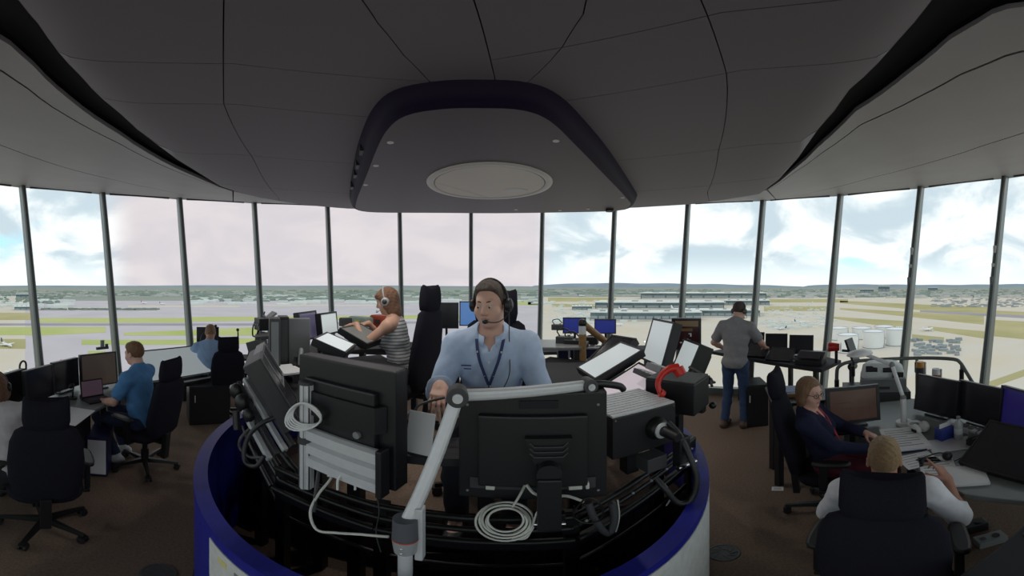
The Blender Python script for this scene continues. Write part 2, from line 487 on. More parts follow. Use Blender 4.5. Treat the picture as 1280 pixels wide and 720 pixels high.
MB().add(P, F, 0, True).build('hood_rim', M_hoodrim, hood, recalc=True)
P = hl(-0.02, 0.0)
u_ = MB(); u_.add(P + [Vector((0, 0, 0.0))], [(i, (i + 1) % len(P), len(P)) for i in range(len(P))], 0, False)
u_.build('hood_soffit', M_hood, hood)
lc = on(612, 229, hz); lr = 0.56
l0 = Vector((lc.x - cen.x, lc.y - cen.y, 0))
M_lamp = mat('hatch_cream', (0.78, 0.75, 0.70), 0.5)
M_lamp2 = mat('hatch_trim', (0.66, 0.64, 0.62), 0.4)
tr = MB(); n = 48
tr.lathe([(lr - 0.06, -0.006), (lr - 0.055, -0.012), (lr, -0.012), (lr + 0.006, 0.0)], l0, n)
tr.f = [f for f in tr.f if len(f) == 4]; tr.m = tr.m[:len(tr.f)]; tr.s = tr.s[:len(tr.f)]
tr.build('hatch_ring', M_lamp2, hood)
# round hatch cut by one straight joint
a0, a1 = math.radians(200), math.radians(265)
def arc(q0, q1, r, n=30): return [(l0.x + r * math.cos(q0 + (q1 - q0) * i / n), l0.y + r * math.sin(q0 + (q1 - q0) * i / n)) for i in range(n + 1)]
MB().prism(arc(math.radians(97), math.radians(195) + 0, lr - 0.068, 20), -0.010, 0.0).build('hatch_leaf', M_lamp, hood)
MB().prism(arc(math.radians(195.8) , math.radians(456), lr - 0.068, 40), -0.010, 0.0).build('hatch_leaf', M_lamp, hood)
MB().prism([(l0.x + 0.24 + 0.11 * math.cos(q), l0.y + 0.2 + 0.05 * math.sin(q)) for q in np.linspace(0, 2 * PI, 16, endpoint=False)], -0.016, -0.009).build('hatch_handle', M_white, hood)
for x, y in ((488, 178), (470, 207), (457, 231), (695, 176), (778, 247), (735, 261), (645, 262), (700, 263)):
    q = on(x, y, hz); MB().cyl((q.x - cen.x, q.y - cen.y, -0.004), (q.x - cen.x, q.y - cen.y, 0.002), 0.022, n=10).build('downlight', M_white, hood)
    sp = bpy.data.lights.new('downlight_beam', 'SPOT'); sp.energy = 14; sp.color = (1, .95, .88); sp.spot_size = 2.1; sp.spot_blend = .8; sp.shadow_soft_size = .03
    so_ = bpy.data.objects.new('downlight_beam', sp); COL.objects.link(so_); so_.parent = hood; so_.location = (q.x - cen.x, q.y - cen.y, -0.012)
q = on(762, 261.5, hz); MB().cyl((q.x - cen.x, q.y - cen.y, -0.03), (q.x - cen.x, q.y - cen.y, 0.002), 0.05, n=12).build('sensor', M_black, hood)
for x, y in ((452, 187), (447, 205), (444, 217), (440, 232)):
    q = on(x, y, hz + 0.07); MB().box((q.x - cen.x, q.y - cen.y, 0.07), (0.03, 0.10, 0.06), rz(0.5)).build('socket', M_black, hood)

# ------------------------------------------------------------------ airfield far below the tower
GZ = -85.0
def gp(x, y, dz=0.0):
    """point on the airfield plane seen along photo pixel x, y"""
    d = (CAMZ - GZ) / math.tan(max(0.0035, (y - 357) / S)); a = (x - 640) / S
    return Vector((d * math.sin(a), d * math.cos(a), GZ + dz))
M_ground = mat('ground_far_land_hazed', (0.36, 0.36, 0.30), 0.95, noise=0.55, nscale=0.004, spec=0.0, color2=(0.29, 0.34, 0.31))  # lighter bluish second tone is distance haze put into the land colour
M_apronl = mat('apron_concrete_pink_haze', (0.60, 0.55, 0.575), 0.9, noise=0.10, nscale=0.01, spec=0.0)  # pink cast of the hazy left view mixed into the concrete colour
M_apronr = mat('apron_concrete_buff', (0.66, 0.58, 0.45), 0.9, noise=0.22, nscale=0.012, spec=0.0, color2=(0.66, 0.62, 0.56))
M_grassl = mat('grass_fresh', (0.44, 0.50, 0.17), 0.95, noise=0.25, nscale=0.008, spec=0.0, color2=(0.55, 0.55, 0.26))
M_grassr = mat('grass_dry', (0.40, 0.37, 0.18), 0.95, noise=0.25, nscale=0.008, spec=0.0, color2=(0.52, 0.46, 0.26))
M_run = mat('runway_asphalt', (0.40, 0.37, 0.41), 0.9, noise=0.15, nscale=0.01, spec=0.0)
M_roofw = mat('pale_roof', (0.72, 0.76, 0.72), 0.7, noise=0.1, nscale=0.02)
M_roofg = mat('grey_roof', (0.34, 0.38, 0.39), 0.7, noise=0.2, nscale=0.02)
M_bglass = mat('terminal_glazing', (0.14, 0.21, 0.23), 0.3, noise=0.4, nscale=0.05)
M_bwall = mat('building_wall', (0.60, 0.60, 0.56), 0.8, noise=0.2, nscale=0.03)
M_tank = mat('tank_white', (0.76, 0.78, 0.76), 0.6)
M_plane = mat('aircraft_white', (0.80, 0.81, 0.82), 0.4)
M_planeb = mat('aircraft_dark', (0.05, 0.07, 0.16), 0.4)
M_tree_hazed = mat('woodland', (0.19, 0.245, 0.205), 0.95, noise=0.4, nscale=0.02, spec=0.0, color2=(0.30, 0.34, 0.29))  # lightened and blued: horizon haze painted into the tree colour
M_hill = mat('far_hills_hazed', (0.30, 0.36, 0.41), 1.0, noise=0.15, nscale=0.001, spec=0.0)  # blue-grey stands in for distance haze, painted on the slopes
M_haze = mat('far_water', (0.50, 0.66, 0.68), 0.9, spec=0.0)

nn = 96
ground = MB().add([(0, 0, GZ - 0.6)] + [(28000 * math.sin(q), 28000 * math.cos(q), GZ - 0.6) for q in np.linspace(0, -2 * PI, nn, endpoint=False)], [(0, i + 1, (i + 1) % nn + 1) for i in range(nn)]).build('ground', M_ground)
tag(ground, kind='structure')
def patch(name, pix, m, dz):
    P = [gp(x, y) for x, y in pix]
    # keep counter-clockwise seen from above
    A_ = sum(P[i].x * P[(i + 1) % len(P)].y - P[(i + 1) % len(P)].x * P[i].y for i in range(len(P)))
    if A_ < 0: P = P[::-1]
    # subdivide long sides
    return MB().prism([(p.x, p.y) for p in P], GZ - 0.5, GZ + dz).build(name, m, ground)
def sector(name, x0, x1, y0, y1, m, dz, wob=0.0, n=24):
    top = []; bot = []
    for i in range(n + 1):
        x = x0 + (x1 - x0) * i / n; k = math.sin(i * 1.7) * wob + math.sin(i * .6 + 1) * wob
        yt = y0(x) if callable(y0) else y0; yb = y1(x) if callable(y1) else y1
        top.append((x, yt + k * .5)); bot.append((x, yb + k))
    return patch(name, top + bot[::-1], m, dz)
# aprons: the near ground all round
d_ap = 2450
def apron(name, q0, q1, m, d0, d1):
    q = np.linspace(math.radians(q0), math.radians(q1), 30)
    pts = [(d0 * math.sin(t_), d0 * math.cos(t_)) for t_ in q] + [(d1 * math.sin(t_), d1 * math.cos(t_)) for t_ in q[::-1]]
    return MB().prism(pts[::-1], GZ - 0.5, GZ + 0.05).build(name, m, ground)
apron('apron', -82, 5, M_apronl, 20, 1950)
apron('apron', 5, 86, M_apronr, 20, 2600)
apron('apron', 86, 278, M_apronr, 20, 2600)
# left side: grass strips each side of the runway
sector('grass_strip', -60, 46, 391, lambda x: 400, M_grassr, 0.4)
sector('grass_strip', 48, 236, 397.5, 403.5, M_grassl, 0.4)
sector('grass_strip', 236, 620, lambda x: 396.5 - max(0, x - 240) * .008, lambda x: 402 - max(0, x - 240) * .012, M_grassl, 0.4)
sector('runway', -60, 620, lambda x: 404.5 - max(0, x - 300) * .012, lambda x: 407 - max(0, x - 300) * .012, M_run, 0.45)
sector('grass_strip', -60, 132, lambda x: 409, lambda x: 419 - max(0, x - 60) * .045, M_grassl, 0.4)
sector('grass_strip', 155, 340, lambda x: 416 - (x - 155) * .04, lambda x: 419.5, M_grassl, 0.4)
sector('grass_strip', 102, 235, lambda x: 425, lambda x: 431, M_grassl, 0.4)
sector('grass_strip', 110, 132, 439, 446, M_grassl, 0.4)
sector('grass_strip', 236, 320, 423, 430, M_grassl, 0.4)
sector('grass_strip', -50, 32, 424, 436, M_grassr, 0.3)
sector('grass_strip', 660, 676, 376, 382, M_grassl, 0.4)
sector('grass_strip', 620, 678, 375, 381, M_grassl, 0.4)
sector('grass_strip', 685, 770, 372, 377, M_grassr, 0.4)
sector('grass_strip', 690, 745, 380, 384, M_grassr, 0.4)
# right side: taxiways between dry grass fields
sector('grass_strip', 955, 1060, lambda x: 374, lambda x: 378, M_grassr, 0.4)
sector('grass_strip', 1050, 1235, lambda x: 376 + (x - 1050) * .045, lambda x: 379 + (x - 1050) * .085, M_grassr, 0.4)
sector('grass_strip', 1050, 1230, lambda x: 385 + (x - 1050) * .055, lambda x: 387 + (x - 1050) * .105, M_grassr, 0.4)
sector('grass_strip', 1040, 1140, lambda x: 396 + (x - 1040) * .06, lambda x: 398 + (x - 1040) * .15, M_grassr, 0.4)
sector('grass_strip', 1160, 1235, lambda x: 408 + (x - 1160) * .09, lambda x: 412 + (x - 1160) * .16, M_grassr, 0.4)
sector('grass_strip', 1140, 1180, lambda x: 418 + (x - 1140) * .1, lambda x: 424 + (x - 1140) * .1, M_grassr, 0.4)
sector('grass_strip', 1240, 1330, lambda x: 388 + (x - 1240) * .05, lambda x: 394 + (x - 1240) * .09, M_grassr, 0.4)
sector('grass_strip', 1240, 1330, lambda x: 400 + (x - 1240) * .05, lambda x: 420 + (x - 1240) * .1, M_grassr, 0.4)
sector('grass_strip', 1235, 1330, lambda x: 478 - (x - 1235) * .35, lambda x: 486 - (x - 1235) * .35, M_grassr, 0.4)
sector('grass_strip', 955, 1035, lambda x: 383, lambda x: 389, M_grassr, 0.4)
sector('grass_strip', 895, 950, lambda x: 377, lambda x: 382, M_grassr, 0.4)
sector('taxiway', 1150, 1330, lambda x: 388 + (x - 1150) * .05, lambda x: 390 + (x - 1150) * .06, M_run, 0.5)
for x0, x1, y0, y1 in ((70, 130, 384.5, 386), (160, 300, 382, 384), (330, 470, 381, 382.5)):
    sector('taxiway', x0, x1, y0, y1, M_apronr, 0.4)
# far land and hills along the horizon
def ridge(name, x0, x1, d, f, m, dep=600, label=None):
    n = 40; P = []
    for i in range(n + 1):
        x = x0 + (x1 - x0) * i / n; a = (x - 640) / S; h = max(4.0, f(x))
        e = math.sin(PI * min(1, max(0, i / n))) ** .3
        for dd, hh in ((0, 0), (dep * .4, h * e), (dep, h * e * .9), (dep * 1.6, 0)):
            P.append(((d + dd) * math.sin(a), (d + dd) * math.cos(a), GZ - 1 + hh))
    F = [(i * 4 + k, i * 4 + k + 1, i * 4 + k + 5, i * 4 + k + 4) for i in range(n) for k in range(3)]
    o = MB().add(P, F, 0, True).build(name, m); tag(o, kind='structure'); return o
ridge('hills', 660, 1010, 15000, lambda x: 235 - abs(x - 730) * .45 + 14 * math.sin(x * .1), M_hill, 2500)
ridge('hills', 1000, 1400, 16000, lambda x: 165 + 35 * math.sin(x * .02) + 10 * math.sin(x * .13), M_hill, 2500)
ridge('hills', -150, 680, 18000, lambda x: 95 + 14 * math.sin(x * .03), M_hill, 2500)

# woods and town: low clumps in belts, too small to tell apart
def belt(name, x0, x1, y0, y1, n, m, hmin, hmax, wmin, wmax, kindbox=False):
    b = MB()
    for i in range(n):
        x = rng.uniform(x0, x1); y = rng.uniform(y0, y1); c = gp(x, y)
        wd = rng.uniform(wmin, wmax); h = rng.uniform(hmin, hmax)
        a = (x - 640) / S
        if kindbox:
            b.box(c + Vector((0, 0, h / 2)), (wd, wd * rng.uniform(.25, .6), h), rz(-a + rng.uniform(-.3, .3)))
        else:
            q = [(wd / 2, 0), (wd * .46, h * .6), (wd * .2, h)]
            b.lathe([(q[0][0], 0), q[1], q[2]], c, 6, 0, Matrix.Diagonal((1, .6, 1)), True)
    o = b.build(name, m, ground); tag(o, kind='stuff'); return o
belt('woodland', -60, 680, 363.5, 370, 420, M_tree_hazed, 10, 22, 60, 220)
belt('woodland', -60, 86, 368, 380, 110, M_tree_hazed, 9, 16, 25, 70)
belt('woodland', 240, 480, 367, 377, 220, M_tree_hazed, 8, 15, 30, 110)
belt('woodland', 685, 900, 362, 369, 200, M_tree_hazed, 10, 20, 60, 200)
belt('woodland', 950, 1330, 361.5, 372, 420, M_tree_hazed, 9, 18, 50, 170)
belt('town', -60, 680, 363, 371, 200, M_bwall, 7, 16, 40, 150, True)
belt('town', -60, 90, 370, 385, 60, M_roofw, 7, 13, 25, 90, True)
belt('town', 230, 680, 366, 381, 190, M_roofw, 5, 12, 25, 110, True)
belt('town', 690, 960, 363, 371, 130, M_bwall, 7, 16, 50, 140, True)
belt('town', 960, 1330, 362, 373, 230, M_bwall, 7, 22, 40, 120, True)
belt('parked_cars', 1165, 1330, 373, 384, 260, M_roofg, 2, 5, 8, 30, True)
belt('parked_cars', 690, 800, 376, 405, 160, M_roofw, 2, 6, 5, 25, True)
belt('parked_cars', 950, 1045, 378, 412, 130, M_roofw, 2, 6, 4, 20, True)
belt('parked_cars', 1140, 1200, 425, 445, 70, M_roofg, 2, 5, 3, 11, True)
belt('jetty', 52, 196, 387, 387.8, 90, M_tree_hazed, 4, 7, 10, 22, True)

def terminal(x0, x1, ytop, ybase, depth, label, nb=10):
    """long terminal block: base at ybase, roof edge at ytop on the photograph"""
    a, b_ = gp(x0, ybase), gp(x1, ybase); mid = (a + b_) / 2
    d = math.hypot(mid.x, mid.y); h = d * math.tan((ybase - ytop) / S)
    u = (b_ - a); L = u.length; ang = math.atan2(u.y, u.x)
    o = thing('terminal_building', label, 'building', mid, -ang)
    MB().box((0, depth / 2, h * .5), (L, depth, h)).build('wall', M_bglass, o)
    MB().box((0, depth / 2 - 1, h * 1.06), (L * 1.02, depth * 1.08, h * .12)).build('roof', M_roofw, o)
    m0 = None
    for i in range(nb):
        mb = MB().box((0, -1.0, h * .42), (L / nb * .86, 2.0, h * .34))
        if m0 is None: m0 = mb.build('window_band', M_roofg, o); me = m0.data
        else:
            m0 = bpy.data.objects.new('window_band', me); COL.objects.link(m0); m0.parent = o
        m0.location = (-L / 2 + (i + .5) * L / nb, 0, 0)
    MB().box((0, -6, h * .10), (L * .98, 12, h * .2)).build('plinth', M_bwall, o)
    for k in range(5):
        MB().box((L * (-.4 + .2 * k), depth * .5, h * 1.16), (L * .05, depth * .3, h * .12)).build('roof_plant', M_roofg, o)
    return o
terminal(801, 958, 366.5, 373.5, 260, 'long far terminal with white roof just below the hills')
terminal(744, 905, 378, 386, 160, 'middle terminal with pale roof and grey glazing')
terminal(738, 876, 390.5, 400.5, 60, 'nearest long terminal pier with blue green glazing', 14)
terminal(862, 950, 388, 396, 60, 'terminal pier behind the standing man in grey shirt')
terminal(905, 962, 376, 382, 100, 'short pale terminal block right of the middle terminal')
terminal(715, 740, 383, 388, 60, 'small pale block at the end of the middle terminal', 4)
terminal(20, 45, 368, 374, 80, 'white hangar among trees at far left horizon', 4)
terminal(18, 48, 383.5, 388, 60, 'low white shed beside the left runway', 4)
terminal(1098, 1112, 358, 366, 60, 'grey tower block on the right horizon', 3)
terminal(1160, 1172, 360, 365, 60, 'white far block on the right horizon', 3)
terminal(1075, 1092, 362, 367, 60, 'pale far hangar left of the grey tower block', 3)
terminal(1120, 1135, 411, 417, 30, 'small pale green hut beside the white tanks', 3)

# storage tanks
def tank(x, y, wpx, hpx, label):
    c = gp(x, y); d = math.hypot(c.x, c.y); r = wpx / S * d / 2; h = hpx / S * d
    o = thing('storage_tank', label, 'tank', c, group=None)
    MB().lathe([(r, 0), (r, h)], n=32).build('shell', M_tank, o)
    MB().lathe([(r * 1.02, h), (r * 1.02, h + .5), (r * .04, h + r * .14)], n=32).build('conical_roof', M_plane, o)
    MB().tube([(r * 1.03 * math.cos(q), r * 1.03 * math.sin(q), h + .9) for q in np.linspace(0, 2 * PI, 24, endpoint=False)], .25, 4, closed=True).build('handrail', M_roofg, o)
    MB().tube([(r * 1.02 * math.cos(-PI / 2 + q * .8), r * 1.02 * math.sin(-PI / 2 + q * .8), h * q) for q in np.linspace(0, 1, 10)], .5, 4).build('stair', M_roofg, o)
    MB().lathe([(r * 1.03, 0), (r * 1.03, 1.2)], n=32).build('base_ring', M_roofg, o)
tank(1060, 440, 26, 22, 'front white storage tank furthest left, half behind the equipment')
tank(1092, 434, 27, 20, 'front white storage tank second from left')
tank(1120, 431, 26, 20, 'front white storage tank next to the right mullion')
tank(1048, 424, 24, 14, 'rear white storage tank at the left end')
tank(1077, 423, 24, 13, 'rear white storage tank in the middle')
tank(1105, 421, 24, 13, 'rear white storage tank at the right end')

# aircraft
def aircraft(x, y, lpx, head, label, tailm=None, d_=None):
    c = gp(x, y); d = math.hypot(c.x, c.y); L = lpx / S * d
    L = min(max(L, 25), 75); o = thing('aircraft', label, 'aircraft', c, head)
    r = L * .048; zc = r * 2.0
    MB().tube([(0, L * q, zc + e) for q, e in ((-.5, r * .6), (-.42, r * .45), (-.2, 0), (0, 0), (.3, 0), (.42, 0), (.48, -.2 * r), (.5, -.35 * r))], [r * .15, r * .5, r, r, r, r * .95, r * .55, r * .08], 10).build('fuselage', M_plane, o)
    w_ = MB()
    for s in (-1, 1):
        w_.add([(0, L * .12, zc - r * .5), (s * L * .47, -L * .14, zc), (s * L * .47, -L * .19, zc), (0, -L * .10, zc - r * .5), (0, L * .12, zc - r * .2), (s * L * .47, -L * .14, zc + .3), (s * L * .47, -L * .19, zc + .3), (0, -L * .10, zc - r * .2)], [(0, 1, 2, 3), (4, 7, 6, 5), (0, 4, 5, 1), (1, 5, 6, 2), (2, 6, 7, 3)])
    w_.build('wing', M_plane, o, recalc=True)
    t_ = MB()
    for s in (-1, 1):
        t_.add([(0, -L * .40, zc + r * .5), (s * L * .18, -L * .49, zc + r * .8), (s * L * .18, -L * .52, zc + r * .8), (0, -L * .48, zc + r * .5)], [(0, 1, 2, 3)])
        t_.add([(0, -L * .40, zc + r * .7), (s * L * .18, -L * .49, zc + r), (s * L * .18, -L * .52, zc + r), (0, -L * .48, zc + r * .7)], [(3, 2, 1, 0)])
    t_.build('tailplane', M_plane, o)
    MB().add([(s * .5, y_, z_) for s in (-1, 1) for y_, z_ in ((-L * .36, zc + r * .8), (-L * .47, zc + r * 4.4), (-L * .53, zc + r * 4.4), (-L * .49, zc + r * .6))], [(0, 1, 2, 3), (7, 6, 5, 4), (0, 4, 5, 1), (1, 5, 6, 2), (2, 6, 7, 3)]).build('tail_fin', tailm or M_plane, o, recalc=True)
    for s in (-1, 1):
        MB().cyl((s * L * .16, L * .06, zc - r * .9), (s * L * .16, -L * .03, zc - r * .9), r * .5, r * .35, 8).build('engine', M_roofg, o)
        MB().cyl((s * r * .9, -L * .03, 0), (s * r * .9, -L * .03, zc), r * .18, n=6).build('landing_gear', M_dgrey, o)
    MB().cyl((0, L * .38, 0), (0, L * .38, zc), r * .15, n=6).build('landing_gear', M_dgrey, o)
    return o
M_tailr = mat('tail_red', (0.6, 0.03, 0.05), 0.4)
aircraft(766, 408, 26, 1.75, 'white airliner parked in front of nearest terminal pier, left of the tilted screens')
aircraft(822, 404, 18, -2.6, 'white airliner nose in at nearest pier, above the tall tilted screen')
aircraft(780, 388, 16, 1.2, 'white airliner parked before the middle terminal')
aircraft(850, 388, 22, 1.9, 'white airliner parked at the middle terminal near a mullion')
aircraft(728, 371, 14, 1.6, 'small far airliner on the middle apron', M_planeb)
aircraft(975, 412, 17, -.5, 'white airliner right of the standing man in grey shirt', M_planeb)
aircraft(1000, 404, 18, 1.7, 'white airliner beyond the dark monitors at the window', M_planeb)
aircraft(1160, 413.5, 24, 1.8, 'white airliner taxiing just right of the storage tanks')
aircraft(1028, 407, 14, .8, 'white airliner beside a mullion, left of the tanks')
aircraft(8, 433, 30, 1.2, 'white airliner at far left edge of the window view', M_planeb)
aircraft(22, 468, 34, -.9, 'white airliner directly below the tower at the left')
aircraft(68, 461, 22, 2.4, 'airliner with red tail fin behind the left monitors', M_tailr)
aircraft(180, 380, 14, 1.5, 'small far airliner on the left apron', M_tailr)
aircraft(203, 381, 12, 1.5, 'small dark tailed far airliner on the left apron', M_planeb)

# ------------------------------------------------------------------ figures: implicit surfaces meshed as one continuous skin
def _v(p): return np.array(p, dtype=np.float32)
class Fig:
    def __init__(s): s.p = []
    def cone(s, a, b, ra, rb, k=0.02, tag='', sub=False, cut=None): s.p.append(('c', _v(a), _v(b), ra, rb, k, tag, sub, cut)); return s
    def ell(s, c, r, R=None, k=0.02, tag='', sub=False): s.p.append(('e', _v(c), _v(r), np.array(R if R is not None else np.eye(3), dtype=np.float32), 0, k, tag, sub, None)); return s
def _bb(q, g):
    if q[0] == 'c':
        r = max(q[3], q[4]) + g; return np.minimum(q[1], q[2]) - r, np.maximum(q[1], q[2]) + r
    r = q[2].max() + g; return q[1] - r, q[1] + r
def _ev(q, X, Y, Z, infl):
    if q[0] == 'c':
        a, b, ra, rb = q[1:5]; ba = b - a; L2 = float(ba @ ba) + 1e-12
        px, py, pz = X - a[0], Y - a[1], Z - a[2]
        t = np.clip((px * ba[0] + py * ba[1] + pz * ba[2]) / L2, 0, 1)
        d = np.sqrt((px - t * ba[0]) ** 2 + (py - t * ba[1]) ** 2 + (pz - t * ba[2]) ** 2) - (ra + (rb - ra) * t) - infl
        if q[8] is not None:       # flat cut beyond b
            n = ba / math.sqrt(L2); d = np.maximum(d, px * n[0] + py * n[1] + pz * n[2] - q[8] * math.sqrt(L2))
        return d
    c, r, R = q[1], q[2] + infl, q[3]
    px, py, pz = X - c[0], Y - c[1], Z - c[2]
    l = [R[0, i] * px + R[1, i] * py + R[2, i] * pz for i in range(3)]
    k0 = np.sqrt(sum((l[i] / r[i]) ** 2 for i in range(3))); k1 = np.sqrt(sum((l[i] / r[i] ** 2) ** 2 for i in range(3))) + 1e-9
    return k0 * (k0 - 1) / k1
def skin(prims, h, infl=0.0, cutf=None, disp=None):
    """surface nets over the smooth union of the shapes"""
    g = 0.045 + infl
    pos = [q for q in prims if not q[7]]
    lo = np.min([_bb(q, infl + 3 * h)[0] for q in pos], 0); hi = np.max([_bb(q, infl + 3 * h)[1] for q in pos], 0)
    n = np.ceil((hi - lo) / h).astype(int) + 1
    ax = [lo[i] + h * np.arange(n[i], dtype=np.float32) for i in range(3)]
    D = np.full(n, 0.05, dtype=np.float32)
    for q in prims:
        b0, b1 = _bb(q, g); i0 = np.maximum(0, ((b0 - lo) / h).astype(int)); i1 = np.minimum(n, ((b1 - lo) / h).astype(int) + 2)
        if (i1 <= i0).any(): continue
        sl = tuple(slice(i0[i], i1[i]) for i in range(3))
        X, Y, Z = np.meshgrid(ax[0][sl[0]], ax[1][sl[1]], ax[2][sl[2]], indexing='ij', sparse=True)
        d = _ev(q, X, Y, Z, 0 if q[7] else infl).astype(np.float32); k = q[5]; o = D[sl]
        if q[7]:
            hh = np.maximum(k - np.abs(o + d), 0) / k; D[sl] = np.maximum(o, -d) + hh * hh * k * .25
        else:
            hh = np.maximum(k - np.abs(o - d), 0) / k; D[sl] = np.minimum(o, d) - hh * hh * k * .25
    if cutf or disp:
        X, Y, Z = np.meshgrid(*ax, indexing='ij', sparse=True)
        if disp: D = D + disp(X, Y, Z).astype(np.float32)
        if cutf: D = np.maximum(D, cutf(X, Y, Z)).astype(np.float32)
    D[0] = D[-1] = 1; D[:, 0] = D[:, -1] = 1; D[:, :, 0] = D[:, :, -1] = 1
    s = D < 0
    c8 = np.zeros(n - 1, dtype=np.int8)
    for i in (0, 1):
        for j in (0, 1):
            for k in (0, 1): c8 += s[i:n[0] - 1 + i, j:n[1] - 1 + j, k:n[2] - 1 + k]
    act = np.argwhere((c8 > 0) & (c8 < 8))
    idx = np.full(n - 1, -1, dtype=np.int32); idx[tuple(act.T)] = np.arange(len(act))
    acc = np.zeros((len(act), 3)); cnt = np.zeros(len(act))
    for ax_ in range(3):
        for u in (0, 1):
            for v in (0, 1):
                o = [0, 0, 0]; oth = [q for q in range(3) if q != ax_]; o[oth[0]] = u; o[oth[1]] = v
                p0 = act + o; p1 = p0.copy(); p1[:, ax_] += 1
                d0 = D[tuple(p0.T)]; d1 = D[tuple(p1.T)]; m = (d0 < 0) != (d1 < 0)
                t = np.where(m, d0 / np.where(m, d0 - d1, 1), 0)
                P = p0.astype(float); P[:, ax_] += t
                acc[m] += P[m]; cnt[m] += 1
    V = acc / cnt[:, None] * h + lo
    F = []
    for ax_ in range(3):
        o1, o2 = [q for q in range(3) if q != ax_]
        e = [slice(1, -1)] * 3; e0 = list(e); e1 = list(e); e0[ax_] = slice(0, -1); e1[ax_] = slice(1, None)
        a, b = s[tuple(e0)], s[tuple(e1)]
        w = np.argwhere(a != b); base = w + 1; base[:, ax_] -= 1
        flip = a[tuple(w.T)]
        q = []
        for du, dv in ((0, 0), (-1, 0), (-1, -1), (0, -1)):
            p = base.copy(); p[:, o1] += du; p[:, o2] += dv
            q.append(idx[tuple(p.T)])
        q = np.stack(q, 1)
        if ax_ == 1: flip = ~flip
        q[~flip] = q[~flip][:, ::-1]
        F.append(q)
    F = np.concatenate(F)
    return V, F
def mesh_np(name, V, F, mats, parent=None, mi=None):
    me = bpy.data.meshes.new(name); me.vertices.add(len(V)); me.vertices.foreach_set('co', V.astype(np.float32).ravel())
    me.loops.add(F.size); me.loops.foreach_set('vertex_index', F.astype(np.int32).ravel())
    me.polygons.add(len(F)); me.polygons.foreach_set('loop_start', np.arange(0, F.size, 4, dtype=np.int32)); me.polygons.foreach_set('loop_total', np.full(len(F), 4, dtype=np.int32))
    for m in (mats if isinstance(mats, (list, tuple)) else [mats]): me.materials.append(m)
    if mi is not None: me.polygons.foreach_set('material_index', mi.astype(np.int32))
    me.polygons.foreach_set('use_smooth', np.ones(len(F), dtype=bool))
    me.update(calc_edges=True); me.validate()
    o = bpy.data.objects.new(name, me); COL.objects.link(o)
    if parent: o.parent = parent
    return o

def unit(v): v = np.array(v, float); return v / (np.linalg.norm(v) + 1e-12)
def ik(sh, wr, l1, l2, pole):
    sh, wr = np.array(sh, float), np.array(wr, float); d = wr - sh; L = np.linalg.norm(d)
    L_ = min(L, (l1 + l2) * .995); wr = sh + d / L * L_; u = unit(d)
    a = (l1 * l1 - l2 * l2 + L_ * L_) / (2 * L_); hgt = math.sqrt(max(1e-6, l1 * l1 - a * a))
    p = np.array(pole, float); p = unit(p - u * (p @ u))
    return sh + u * a + p * hgt, wr
def hand(F, wr, fwd, pn, side, curl=(.35, .45, .4), spread=.06, thumb=(.6, .7, .35), sc=1.0, tcurl=.3, fing=None):
    fwd = unit(fwd); pn = np.array(pn, float); pn = unit(pn - fwd * (pn @ fwd)); u = np.cross(fwd, pn) * (1 if side == 'R' else -1)
    wr = np.array(wr, float)
    offs = [.027, .009, -.010, -.027]; kn = [.086, .090, .086, .078]
    ln_ = [(.042, .026, .021), (.046, .030, .022), (.042, .027, .021), (.033, .020, .018)]; rr = [.0088, .009, .0085, .0075]
    F.cone(wr, wr + fwd * .03 * sc, .024 * sc, .024 * sc, .02, 'hand')
    for i in range(4):
        k = wr + (fwd * kn[i] + u * offs[i]) * sc
        F.cone(wr + u * offs[i] * .7 * sc + fwd * .012, k, .0145 * sc, .0115 * sc, .012, 'hand')
        d = unit(fwd + u * spread * (1.5 - i)); p = k; ang = 0
        cu = fing[i] if fing else curl
        for j in range(3):
            ang += cu[j]; dj = d * math.cos(ang) + pn * math.sin(ang); e = p + dj * ln_[i][j] * sc
            F.cone(p, e, rr[i] * (1 - .1 * j) * sc, rr[i] * (.92 - .12 * j) * sc, .004, 'hand'); p = e
    t = unit(fwd * thumb[0] + u * thumb[1] + pn * thumb[2]); b0 = wr + (fwd * .018 + u * .020) * sc; p = b0 + t * .045 * sc
    F.cone(b0, p, .016 * sc, .0125 * sc, .012, 'hand')
    for j, l in enumerate((.034, .027)):
        t2 = unit(t * math.cos(tcurl * (j + 1)) + unit(fwd - u * .2 + pn * .2) * math.sin(tcurl * (j + 1))); e = p + t2 * l * sc
        F.cone(p, e, (.0115 - .001 * j) * sc, (.0105 - .002 * j) * sc, .004, 'hand'); p = e

def Rm(yaw=0, pitch=0, roll=0):
    """columns = head axes: yaw left positive, pitch down positive, roll to the right positive"""
    return np.array(Matrix.Rotation(yaw, 3, 'Z') @ Matrix.Rotation(-pitch, 3, 'X') @ Matrix.Rotation(roll, 3, 'Y'))
M_eye = mat('eye_white', (0.50, 0.48, 0.46), 0.25)
M_iris = mat('eye_dark', (0.03, 0.035, 0.04), 0.2)
SKINS = {}
def skin_mat(name, c):
    if name not in SKINS: SKINS[name] = mat('skin_' + name, c, 0.5, noise=0.14, nscale=14, spec=0.35, color2=(c[0] * .95, c[1] * .86, c[2] * .83))
    return SKINS[name]

